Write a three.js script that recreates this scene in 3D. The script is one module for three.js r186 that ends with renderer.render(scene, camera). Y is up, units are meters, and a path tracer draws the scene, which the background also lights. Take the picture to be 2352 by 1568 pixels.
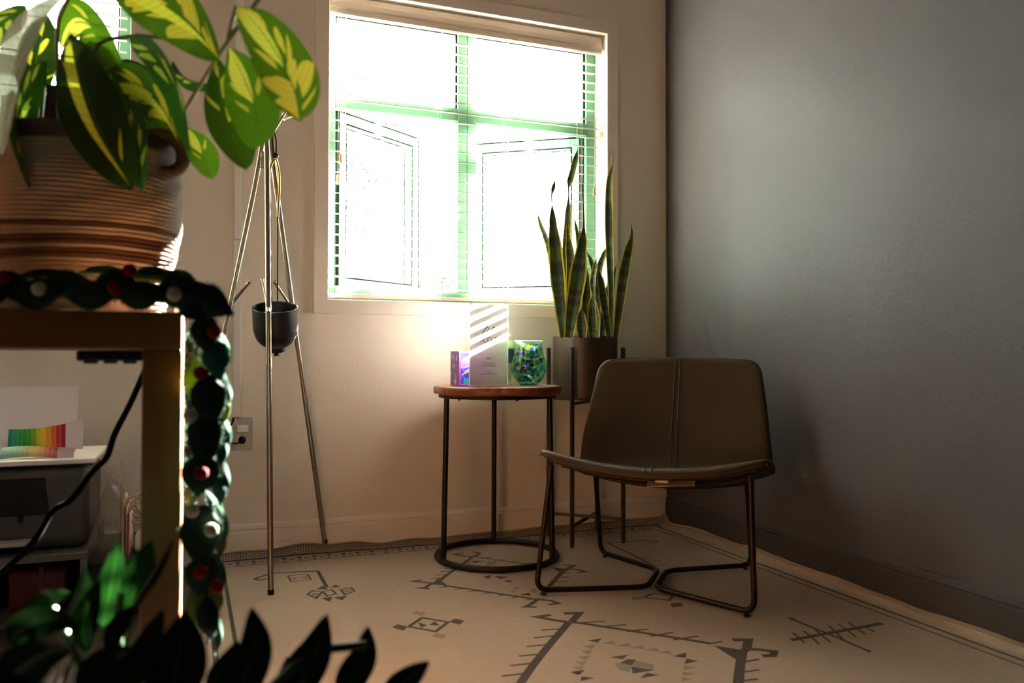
import * as THREE from 'three';
import { RoundedBoxGeometry } from 'three/addons/geometries/RoundedBoxGeometry.js';
import { mergeGeometries, mergeVertices, toCreasedNormals } from 'three/addons/utils/BufferGeometryUtils.js';

// ---------- camera, sky, sun, exposure ----------
const scene = new THREE.Scene();
const F_PX = 1870.5, YAW = 0.3732, PITCH = 0.0187, ROLL = 0.0019;
const camera = new THREE.PerspectiveCamera(2 * Math.atan(784 / F_PX) * 180 / Math.PI, 2352 / 1568, 0.05, 200);
camera.position.set(-2.0563, 0.78, 3.2776);
{
  const f = new THREE.Vector3(Math.sin(YAW) * Math.cos(PITCH), Math.sin(PITCH), -Math.cos(YAW) * Math.cos(PITCH));
  const r0 = new THREE.Vector3(Math.cos(YAW), 0, Math.sin(YAW)), u0 = new THREE.Vector3().crossVectors(r0, f);
  const r = r0.clone().multiplyScalar(Math.cos(ROLL)).addScaledVector(u0, Math.sin(ROLL));
  const u = u0.clone().multiplyScalar(Math.cos(ROLL)).addScaledVector(r0, -Math.sin(ROLL));
  camera.quaternion.setFromRotationMatrix(new THREE.Matrix4().makeBasis(r, u, f.clone().negate()));
}
camera.focus = 2.85;
camera.userData.fStop = 2.6;
const renderer = new THREE.WebGLRenderer({ antialias: true });
renderer.toneMapping = THREE.LinearToneMapping;
renderer.toneMappingExposure = 2.85;
renderer.shadowMap.enabled = true;
scene.background = new THREE.Color(0.93, 0.97, 1.0);
scene.backgroundIntensity = 6.5;
const sun = new THREE.DirectionalLight(new THREE.Color(1.0, 0.925, 0.83), 370);
sun.position.set(0.76 * 6 - 0.9, 0.66 * 6 + 1.5, -6);
sun.target.position.set(-0.9, 1.5, 0);
sun.shadow.radius = 1;
sun.shadow.mapSize.set(4096, 4096);
Object.assign(sun.shadow.camera, { left: -6, right: 6, top: 6, bottom: -6, near: 0.1, far: 30 });
sun.castShadow = true;
scene.add(sun, sun.target);

// ---------- helpers ----------
let seed = 7;
const rnd = () => { seed = (seed * 1664525 + 1013904223) >>> 0; return seed / 4294967296; };
const rr = (a, b) => a + (b - a) * rnd();
const V = (x, y, z) => (x.isVector3 ? x.clone() : Array.isArray(x) ? new THREE.Vector3(...x) : new THREE.Vector3(x, y, z));
const used = new Map();
function numbered(n) { const k = used.get(n) || 0; used.set(n, k + 1); return k ? `${n}_${String(k).padStart(3, '0')}` : n; }
function thing(name, label, category, pos = [0, 0, 0], turn = 0, group) {
  const o = new THREE.Group(); o.name = numbered(name); scene.add(o);
  o.position.set(...pos); o.rotation.y = turn; o.userData = { label, category };
  if (group) o.userData.group = group;
  return o;
}
function part(name, geo, mat, parent, label) {
  const m = new THREE.Mesh(geo, mat); m.name = name; parent.add(m);
  if (label) m.userData.label = label;
  return m;
}
function solo(name, label, category, geo, mat, group) {
  const m = part(numbered(name), geo, mat, scene); m.userData = { label, category };
  if (group) m.userData.group = group;
  return m;
}
function struct(name, geo, mat, parent) {
  const m = part(name, geo, mat, parent || scene);
  if (!parent) m.userData.kind = 'structure';
  return m;
}
// uv in metres, laid on each face by the way it points
function uvm(g) {
  g = g.index ? g.toNonIndexed() : g;
  const p = g.attributes.position, uv = new Float32Array(p.count * 2), a = V(0, 0, 0), b = V(0, 0, 0), c = V(0, 0, 0), n = V(0, 0, 0);
  for (let i = 0; i < p.count; i += 3) {
    a.fromBufferAttribute(p, i); b.fromBufferAttribute(p, i + 1); c.fromBufferAttribute(p, i + 2);
    n.crossVectors(b.clone().sub(a), c.clone().sub(a));
    const x = Math.abs(n.x), y = Math.abs(n.y), z = Math.abs(n.z);
    [a, b, c].forEach((q, k) => {
      const [s, t] = x >= y && x >= z ? [q.z, q.y] : y >= z ? [q.x, q.z] : [q.x, q.y];
      uv[(i + k) * 2] = s; uv[(i + k) * 2 + 1] = t;
    });
  }
  g.setAttribute('uv', new THREE.BufferAttribute(uv, 2));
  return g;
}
const shift = (g, x, y, z) => g.translate(x, y, z);
function box(w, h, d, r = 0.003, x = 0, y = 0, z = 0, seg = 2) { return uvm(shift(new RoundedBoxGeometry(w, h, d, seg, Math.min(r, w / 2.01, h / 2.01, d / 2.01)), x, y, z)); }
function plain(w, h, d, x = 0, y = 0, z = 0) { return uvm(shift(new THREE.BoxGeometry(w, h, d), x, y, z)); }
function span(x0, x1, y0, y1, z0, z1, r = 0.003) { return box(x1 - x0, y1 - y0, z1 - z0, r, (x0 + x1) / 2, (y0 + y1) / 2, (z0 + z1) / 2); }
function join(list) { return mergeGeometries(list.map((g) => { const q = g.index ? g.toNonIndexed() : g; for (const k of Object.keys(q.attributes)) if (!['position', 'normal', 'uv'].includes(k)) q.deleteAttribute(k); return q; })); }
// a bent rod through points, corners rounded by fillet, ends closed
function rod(points, r, { fillet = 0, radial = 12, step = 0.012, closed = false, smooth = false } = {}) {
  const P = points.map((p) => (p.isVector3 ? p : V(p)));
  let curve;
  if (smooth) curve = new THREE.CatmullRomCurve3(P, closed, 'centripetal');
  else {
    curve = new THREE.CurvePath();
    let at = P[0];
    for (let i = 1; i < P.length - 1; i++) {
      const a = P[i].clone().sub(P[i - 1]), b = P[i + 1].clone().sub(P[i]);
      const f = Math.min(fillet, a.length() * 0.45, b.length() * 0.45);
      const q0 = P[i].clone().addScaledVector(a.normalize(), -f), q1 = P[i].clone().addScaledVector(b.normalize(), f);
      curve.add(new THREE.LineCurve3(at, q0)); if (f > 1e-5) curve.add(new THREE.QuadraticBezierCurve3(q0, P[i], q1)); at = q1;
    }
    curve.add(new THREE.LineCurve3(at, P[P.length - 1]));
  }
  const len = curve.getLength(), n = Math.max(2, Math.ceil(len / step));
  const t = new THREE.TubeGeometry(curve, n, r, radial, closed);
  if (closed) return t;
  const caps = [[curve.getPointAt(0), curve.getTangentAt(0).negate()], [curve.getPointAt(1), curve.getTangentAt(1)]].map(([p, d]) => {
    const c = new THREE.CylinderGeometry(r * 0.82, r, r * 0.18, radial); c.translate(0, r * 0.09, 0);
    return c.applyQuaternion(new THREE.Quaternion().setFromUnitVectors(V(0, 1, 0), d)).translate(p.x, p.y, p.z);
  });
  return join([t, ...caps]);
}
function lathe(pts, seg = 64) { return new THREE.LatheGeometry(pts.map((p) => new THREE.Vector2(p[0], p[1])), seg); }
// leaf-like blade along a spine; n is the way its face points
const PROF = {
  oval: (t) => Math.pow(Math.sin(Math.PI * Math.pow(t, 0.9)), 0.62) * (t < 0.12 ? 0.45 + t / 0.12 * 0.55 : 1),
  obov: (t) => Math.pow(Math.sin(Math.PI * Math.pow(t, 1.35)), 0.62),
  zz: (t) => Math.pow(Math.sin(Math.PI * Math.pow(t, 0.92)), 0.75) * (1 - 0.25 * t),
  felt: (t) => Math.pow(Math.sin(Math.PI * Math.pow(t, 0.8)), 1.05),
};
function blade(pts, n, w, { fold = 0.2, prof = 'oval', seg = 22, ws = 6, thick = 0, wave = 0 } = {}) {
  const c = new THREE.CatmullRomCurve3(pts.map((p) => V(p))), pos = [], uv = [], idx = [], N = V(n), cols = 2 * ws + 1;
  const half = (t) => {
    if (!Array.isArray(w)) return 0.5 * w * PROF[prof](Math.min(0.9999, Math.max(0.0001, t)));
    const f = t * (w.length - 1), i = Math.min(w.length - 2, Math.floor(f)), k = f - i;
    const q = k * k * (3 - 2 * k); return 0.5 * (w[i] * (1 - q) + w[i + 1] * q);
  };
  const layers = thick ? [1, -1] : [0];
  for (const L of layers) for (let i = 0; i <= seg; i++) {
    const t = i / seg, p = c.getPoint(t), tan = c.getTangent(t), side = V(0, 0, 0).crossVectors(tan, N).normalize(), nn = V(0, 0, 0).crossVectors(side, tan).normalize(), h = half(t);
    for (let j = -ws; j <= ws; j++) {
      const s = j / ws, up = fold * Math.pow(Math.abs(s), 1.25) * h + (wave ? Math.sin(t * 14 + s * 2) * wave * h * Math.abs(s) : 0) + L * thick * 0.5 * Math.sqrt(Math.max(0, 1 - s * s)) * Math.min(1, h / (thick + 1e-6));
      const q = p.clone().addScaledVector(side, s * h).addScaledVector(nn, up);
      pos.push(q.x, q.y, q.z); uv.push(s * 0.5 + 0.5, t);
    }
  }
  const per = cols * (seg + 1);
  layers.forEach((L, l) => {
    for (let i = 0; i < seg; i++) for (let j = 0; j < cols - 1; j++) {
      const a = l * per + i * cols + j, b = a + 1, d = a + cols, e = d + 1;
      if (l === 0) idx.push(a, b, e, a, e, d); else idx.push(a, e, b, a, d, e);
    }
  });
  if (thick) for (let i = 0; i < seg; i++) for (const [j, fl] of [[0, 0], [cols - 1, 1]]) {
    const a = i * cols + j, d = a + cols, a2 = a + per, d2 = d + per;
    if (fl) idx.push(a, a2, d2, a, d2, d); else idx.push(a, d2, a2, a, d, d2);
  }
  const g = new THREE.BufferGeometry();
  g.setAttribute('position', new THREE.Float32BufferAttribute(pos, 3)); g.setAttribute('uv', new THREE.Float32BufferAttribute(uv, 2)); g.setIndex(idx); g.computeVertexNormals();
  return g;
}
// ---------- procedural textures ----------
const hash = (x, y, s) => { let h = Math.imul(x, 374761393) ^ Math.imul(y, 668265263) ^ Math.imul(s, 974634733); h = Math.imul(h ^ (h >>> 13), 1274126177); return ((h ^ (h >>> 16)) >>> 0) / 4294967296; };
function vnoise(x, y, per, s) {
  const xi = Math.floor(x), yi = Math.floor(y), fx = x - xi, fy = y - yi, u = fx * fx * (3 - 2 * fx), v = fy * fy * (3 - 2 * fy), m = (k) => ((k % per) + per) % per;
  const a = hash(m(xi), m(yi), s), b = hash(m(xi + 1), m(yi), s), c = hash(m(xi), m(yi + 1), s), d = hash(m(xi + 1), m(yi + 1), s);
  return a + (b - a) * u + (c - a) * v + (a - b - c + d) * u * v;
}
function fbm(u, v, base, oct, s, sx = 1, sy = 1) { let a = 0.5, f = base, r = 0, t = 0; for (let o = 0; o < oct; o++) { r += a * vnoise(u * f * sx, v * f * sy, 1e9, s + o); t += a; a *= 0.5; f *= 2; } return r / t; }
function tileFbm(u, v, base, oct, s) { let a = 0.5, f = base, r = 0, t = 0; for (let o = 0; o < oct; o++) { r += a * vnoise(u * f, v * f, f, s + o); t += a; a *= 0.55; f *= 2; } return r / t; }
function dataTex(size, fn, { srgb = false, repeat = [1, 1] } = {}) {
  const d = new Uint8Array(size * size * 4);
  for (let y = 0; y < size; y++) for (let x = 0; x < size; x++) { const q = fn(x / size, y / size), i = (y * size + x) * 4; const c = Array.isArray(q) ? q : [q, q, q]; for (let k = 0; k < 3; k++) d[i + k] = Math.max(0, Math.min(255, c[k] * 255)); d[i + 3] = 255; }
  const t = new THREE.DataTexture(d, size, size); t.wrapS = t.wrapT = THREE.RepeatWrapping; t.magFilter = THREE.LinearFilter; t.minFilter = THREE.LinearMipmapLinearFilter; t.generateMipmaps = true;
  if (srgb) t.colorSpace = THREE.SRGBColorSpace;
  t.repeat.set(...repeat); t.needsUpdate = true; return t;
}
function canvasTex(w, h, draw, { srgb = true, repeat } = {}) {
  const c = document.createElement('canvas'); c.width = w; c.height = h; draw(c.getContext('2d'), w, h);
  const t = new THREE.CanvasTexture(c); if (srgb) t.colorSpace = THREE.SRGBColorSpace; t.magFilter = THREE.LinearFilter; t.wrapS = t.wrapT = THREE.RepeatWrapping; if (repeat) t.repeat.set(...repeat); return t;
}
const again = (t, x, y = x) => { const q = t.clone(); q.repeat.set(x, y); q.needsUpdate = true; return q; };
const plasterT = dataTex(512, (u, v) => 0.6 * tileFbm(u, v, 64, 3, 3) + 0.4 * tileFbm(u, v, 8, 3, 11));
const rollerT = dataTex(512, (u, v) => 0.75 * tileFbm(u, v, 90, 2, 21) + 0.25 * tileFbm(u, v, 6, 3, 31));
const fibreT = dataTex(512, (u, v) => tileFbm(u, v, 48, 4, 41));
const weaveT = dataTex(512, (u, v) => { const a = Math.abs(Math.sin(u * Math.PI * 96)), b = Math.abs(Math.sin(v * Math.PI * 96)); return 0.35 * a + 0.35 * b + 0.3 * tileFbm(u, v, 64, 2, 51); });
const leatherT = dataTex(512, (u, v) => { const n = tileFbm(u, v, 60, 3, 61), m = tileFbm(u, v, 24, 2, 71); return 0.5 * Math.abs(2 * n - 1) + 0.5 * m; });
const blotchT = (c0, c1, base, s, k = 1) => dataTex(256, (u, v) => { const n = Math.min(1, Math.max(0, (tileFbm(u, v, base, 4, s) - 0.5) * 1.8 * k + 0.5)); return c0.map((q, i) => q + (c1[i] - q) * n); }, { srgb: true });
const M = {};
const mat = (o) => new THREE.MeshStandardMaterial(o), phys = (o) => new THREE.MeshPhysicalMaterial(o);
const hx = (h) => new THREE.Color(h);
M.wall = mat({ color: hx('#e9dfd0'), roughness: 0.55, bumpMap: again(plasterT, 1.6), bumpScale: 0.0012 });
M.wallGrey = phys({ color: hx('#4b4b4c'), specularIntensity: 0.18, roughness: 0.4, bumpMap: again(rollerT, 1.5), bumpScale: 0.0007 });
M.wallBack = mat({ color: hx('#231e1a'), roughness: 0.8 });
M.ceil = mat({ color: hx('#5a534b'), roughness: 0.9 });
M.trim = mat({ color: hx('#ece3d6'), roughness: 0.4, bumpMap: again(plasterT, 2), bumpScale: 0.0004 });
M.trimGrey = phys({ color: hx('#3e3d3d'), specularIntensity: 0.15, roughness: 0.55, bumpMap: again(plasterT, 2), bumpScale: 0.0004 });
M.mint = mat({ color: hx('#5b8d70'), roughness: 0.4 });
M.gasket_and_shade = phys({ color: hx('#0a0c0a'), roughness: 1, specularIntensity: 0.05 });
M.pane = phys({ color: 0xffffff, transmission: 1, thickness: 0, roughness: 0.0, ior: 1.45 });
M.slat = mat({ color: hx('#b9b4ac'), roughness: 0.45 });
M.cordWhite = mat({ color: hx('#e8e2d8'), roughness: 0.8 });
M.tan = mat({ color: hx('#c08a50'), roughness: 0.5 });
M.whitePl = mat({ color: hx('#f2efea'), roughness: 0.35 });
M.greyPl = mat({ color: hx('#b4b0ab'), roughness: 0.4 });
M.blackPl = phys({ color: hx('#0b0b0b'), roughness: 0.5, specularIntensity: 0.5 });
M.nickel = mat({ color: hx('#938a7e'), metalness: 1, roughness: 0.36 });
M.brass = mat({ color: hx('#c6a05c'), metalness: 1, roughness: 0.3 });
M.blackMetal = mat({ color: hx('#1b1917'), metalness: 0.6, roughness: 0.42 });
M.bronze = mat({ color: hx('#4b4038'), metalness: 0.55, roughness: 0.42, map: null });
M.bronzeBar = mat({ color: hx('#4a3c30'), metalness: 0.6, roughness: 0.4 });
M.chairMetal = mat({ color: hx('#2b231c'), metalness: 0.8, roughness: 0.4 });
M.blackMatte = phys({ color: hx('#0d0c0c'), roughness: 0.45, specularIntensity: 0.6 });
M.soil = mat({ color: hx('#2a211a'), roughness: 1, bumpMap: again(fibreT, 6), bumpScale: 0.004 });
// ---------- the setting ----------
const X0 = -5.2, Z1 = 5.0, HT = 2.75;
function wallWithHoles(w0, w1, h, holes, depth) {
  const s = new THREE.Shape([[w0, 0], [w1, 0], [w1, h], [w0, h]].map((p) => new THREE.Vector2(...p)));
  for (const [a, b, c, d] of holes) s.holes.push(new THREE.Path([[a, c], [a, d], [b, d], [b, c]].map((p) => new THREE.Vector2(...p))));
  return uvm(new THREE.ExtrudeGeometry(s, { depth, bevelEnabled: false }).translate(0, 0, -depth));
}
const W1 = [-1.565, -0.317, 1.003, 2.248], DX = -1.958, W2 = [W1[0] + DX, W1[1] + DX, W1[2], W1[3]];
struct('wall_back', wallWithHoles(X0, 0.2, HT, [W1, W2], 0.24), M.wall);
struct('wall_right', span(0, 0.2, 0, HT, 0, Z1, 0.001), M.wallGrey);
struct('wall_left', span(X0 - 0.2, X0, 0, HT, -0.24, Z1, 0.001), M.wallBack);
struct('wall_front', span(X0 - 0.2, 0.2, 0, HT, Z1, Z1 + 0.2, 0.001), M.wallBack);
struct('ceiling', span(X0 - 0.2, 0.2, HT, HT + 0.2, -0.24, Z1 + 0.2, 0.001), M.ceil);
{
  const floor = struct('floor', plain(-X0 + 0.4, 0.2, Z1 + 0.44, X0 / 2, -0.112, Z1 / 2 - 0.02), mat({ color: hx('#2a2119'), roughness: 0.8 }));
  const woods = ['#443a31', '#3a322b', '#4a3f35', '#352d26', '#41372e'].map((c, i) => mat({ roughness: 0.4, map: dataTex(256, (u, v) => { const k = 0.75 + 0.35 * fbm(u, v, 1, 4, 200 + i * 9, 40, 3); const q = new THREE.Color(c).convertLinearToSRGB(); return [q.r * k, q.g * k, q.b * k]; }, { srgb: true, repeat: [6, 0.8] }) }));
  const g = [1.1, 1.5, 0.9, 1.7, 1.3].map((l) => box(0.118, 0.012, l - 0.002, 0.0012, 0, 0, 0, 1));
  let n = 0;
  for (let i = 0; i < 44; i++) {
    let z = -0.0, k = i % 5;
    while (z < Z1 - 0.02) {
      let l = [1.1, 1.5, 0.9, 1.7, 1.3][k]; if (z + l > Z1) l = Z1 - z;
      const q = part('plank', g[k], woods[n++ % 5], floor); q.position.set(X0 + 0.06 + i * 0.1193, -0.0062, z + l / 2); q.scale.z = l / [1.1, 1.5, 0.9, 1.7, 1.3][k];
      z += l; k = (k + 3) % 5;
    }
  }
}
// baseboards: moulded profile swept along the wall
function boardProfile(len, h, t, m = 1) {
  const s = new THREE.Shape([[0, 0], [t + 0.012, 0], [t + 0.012, 0.008], [t + 0.006, 0.016], [t, 0.02], [t, h - 0.03], [t - 0.003, h - 0.028], [t - 0.003, h - 0.022], [t - 0.001, h - 0.018], [t - 0.006, h - 0.006], [t - 0.012, h], [0, h]].map((p) => new THREE.Vector2(p[0] * m, p[1])));
  return new THREE.ExtrudeGeometry(s, { depth: len, bevelEnabled: false });
}
struct('baseboard_back', uvm(boardProfile(-X0, 0.141, 0.018).rotateY(-Math.PI / 2).translate(0, 0, 0)), M.trim);
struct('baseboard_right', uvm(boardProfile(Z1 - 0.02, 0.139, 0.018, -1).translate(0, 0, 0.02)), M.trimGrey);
function casing(w, o, bev) {
  const [a, b, c, d] = w, s = new THREE.Shape([[a - o, c - o], [b + o, c - o], [b + o, d + o], [a - o, d + o]].map((p) => new THREE.Vector2(...p)));
  s.holes.push(new THREE.Path([[a, c], [a, d], [b, d], [b, c]].map((p) => new THREE.Vector2(...p))));
  return uvm(new THREE.ExtrudeGeometry(s, { depth: 0.016, bevelEnabled: true, bevelSize: bev, bevelThickness: bev, bevelSegments: 3 }).translate(0, 0, bev * 0.4));
}
const trim1 = struct('trim_1', casing(W1, 0.05, 0.004), M.trim);
const trim2 = struct('trim_2', casing(W2, 0.05, 0.004), M.trim);
function ring(x0, x1, y0, y1, b, z0, z1, bl = b) {
  return join([span(x0, x0 + bl, y0, y1, z0, z1, 0.004), span(x1 - b, x1, y0, y1, z0, z1, 0.004), span(x0 + bl, x1 - b, y0, y0 + b, z0, z1, 0.004), span(x0 + bl, x1 - b, y1 - b, y1, z0, z1, 0.004)]);
}
function buildWindow() {
  const w = new THREE.Group(); w.name = numbered('window') + '_1'; scene.add(w); w.name = 'window_1'; w.userData.kind = 'structure';
  const z0 = -0.16, z1 = -0.1;
  part('frame', join([span(W1[0], -1.518, W1[2], W1[3], z0, z1, 0.004), span(-0.367, W1[1], W1[2], W1[3], z0, z1, 0.004), span(-1.518, -0.367, 2.195, W1[3], z0, z1, 0.004), span(-1.518, -0.367, W1[2], 1.06, z0, z1, 0.004)]), M.mint, w);
  part('mullion', span(-0.99, -0.949, 1.06, 2.195, z0, z1 + 0.004, 0.002), M.mint, w);
  part('mullion', span(-0.947, -0.905, 1.06, 2.195, z0, z1 + 0.004, 0.002), M.mint, w);
  part('transom', span(-1.518, -0.99, 1.805, 1.862, z0, z1 + 0.002, 0.004), M.mint, w);
  part('transom', span(-0.905, -0.367, 1.805, 1.862, z0, z1 + 0.002, 0.004), M.mint, w);
  for (const [a, b] of [[-1.518, -0.99], [-0.905, -0.367]]) {
    part('pane', plain(b - a + 0.01, 0.343, 0.001, (a + b) / 2, 2.029, -0.13), M.pane, w);
    part('gasket_and_shade', ring(a, b, 1.862, 2.195, 0.005, -0.126, -0.108), M.gasket_and_shade, w, 'dark rubber seal round the glass, plus added dark strips for shade on the sash edges');
  }
  const sw = 0.53, y0 = 1.062, y1 = 1.803;
  for (const side of [1, -1]) {
    const s = part('sash', join([ring(0.006, sw, y0, y1, 0.048, -0.022, 0.022)]), M.mint, w);
    s.position.set(side > 0 ? -1.522 : -0.364, 0, -0.135); s.rotation.y = side > 0 ? 0.62 : Math.PI - 0.62;
    part('sash_pane', plain(sw - 0.09, y1 - y0 - 0.09, 0.001, sw / 2, (y0 + y1) / 2, 0), M.pane, s);
    part('gasket_and_shade', join([...[-0.024, 0.0215].map((z) => ring(0.05, sw - 0.044, y0 + 0.044, y1 - 0.044, 0.0075, z, z + 0.0025)), span(sw - 0.0005, sw + 0.0015, y0, y1, -0.008, 0.008, 0.0005), ...[-0.0235, 0.0205].map((z) => ring(0.0, sw + 0.002, y0 - 0.002, y1 + 0.002, 0.008, z, z + 0.003, 0.016))]), M.gasket_and_shade, s, 'dark rubber seal round the glass, plus added dark strips for shade on the sash edges');  // outer rings and end strip: added dark strips standing for sash-edge shade
  }
  for (const x of [-0.982, -0.913]) for (const y of [1.392, 1.428]) {
    const l = part('latch', join([new THREE.CylinderGeometry(0.0065, 0.0075, 0.005, 16).rotateX(Math.PI / 2), shift(box(0.008, 0.016, 0.003, 0.001), x < -0.95 ? -0.004 : 0.004, -0.006, -0.001)]), M.greyPl, w, 'small round screw cap and catch'); l.position.set(x, y, -0.094);
  }
  return w;
}
const win1 = buildWindow();
const win2 = win1.clone(); win2.name = 'window_2'; win2.position.x = DX; win2.userData = { kind: 'structure' }; scene.add(win2);
// venetian blind
function buildBlind() {
  const b = thing('venetian_blind', 'open white slatted blind in the large window above the side table', 'blind');
  const s = new THREE.Shape([[0, 0], [0.012, 0], [0.016, 0.006], [0.016, 0.012], [0.011, 0.016], [0.011, 0.03], [0.014, 0.036], [0.014, 0.056], [0.012, 0.06], [0.012, 0.08], [0, 0.08]].map((p) => new THREE.Vector2(...p)));
  const v = uvm(new THREE.ExtrudeGeometry(s, { depth: 1.226, bevelEnabled: false }).rotateY(-Math.PI / 2).translate(-0.329, 2.158, -0.03));
  part('valance', v, mat({ color: hx('#ded4c6'), roughness: 0.45 }), b, 'moulded valance hiding the headrail');
  part('headrail', span(-1.553, -0.33, 2.18, 2.235, -0.085, -0.034, 0.002), M.slat, b);
  const sl = new RoundedBoxGeometry(1.205, 0.003, 0.05, 1, 0.0012);
  { const p = sl.attributes.position; for (let i = 0; i < p.count; i++) p.setY(i, p.getY(i) + 0.0025 * (1 - (p.getZ(i) / 0.025) ** 2)); sl.computeVertexNormals(); }
  const slG = uvm(sl);
  for (let i = 0; i < 26; i++) { const q = part('slat', slG, M.slat, b); q.position.set(-0.941 + rr(-0.001, 0.001), 1.062 + 0.0425 * i, -0.058); q.rotation.x = 0.2 + rr(-0.012, 0.012); q.rotation.z = rr(-0.0006, 0.0006); }
  part('bottom_rail', span(-1.545, -0.337, 1.016, 1.034, -0.083, -0.033, 0.004), M.slat, b);
  for (const x of [-1.49, -1.085, -0.78, -0.42]) part('ladder_cord', join([[-0.03, 0], [-0.086, 0], [-0.06, 0.008]].map(([z, dx]) => new THREE.CylinderGeometry(0.0009, 0.0009, 1.15, 6).translate(x + dx, 1.59, z))), M.cordWhite, b);
  const bob = lathe([[0, 0.02], [0.004, 0.019], [0.0065, 0.012], [0.0055, 0.004], [0.005, -0.004], [0.0075, -0.012], [0.007, -0.019], [0, -0.02]], 20);
  for (const [x, y, sw] of [[-1.5096, 1.576, 0], [-1.5195, 1.492, 0], [-0.365, 1.53, 0.012]]) {
    const c = part('lift_cord', rod([[x + sw, 2.16, -0.022], [x + sw * 0.4, 1.95, -0.02], [x, y + 0.018, -0.02]], 0.0011, { smooth: true, radial: 6, step: 0.05 }), M.cordWhite, b);
    const q = part('tassel', bob, M.tan, c, 'turned wooden tassel'); q.position.set(x, y, -0.02);
  }
  return b;
}
const blind = buildBlind();
const blind2 = blind.clone(); blind2.name = numbered('venetian_blind'); blind2.position.x = DX; blind2.userData = { label: 'open white slatted blind in the left window behind the variegated plant', category: 'blind' }; scene.add(blind2);
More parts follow.
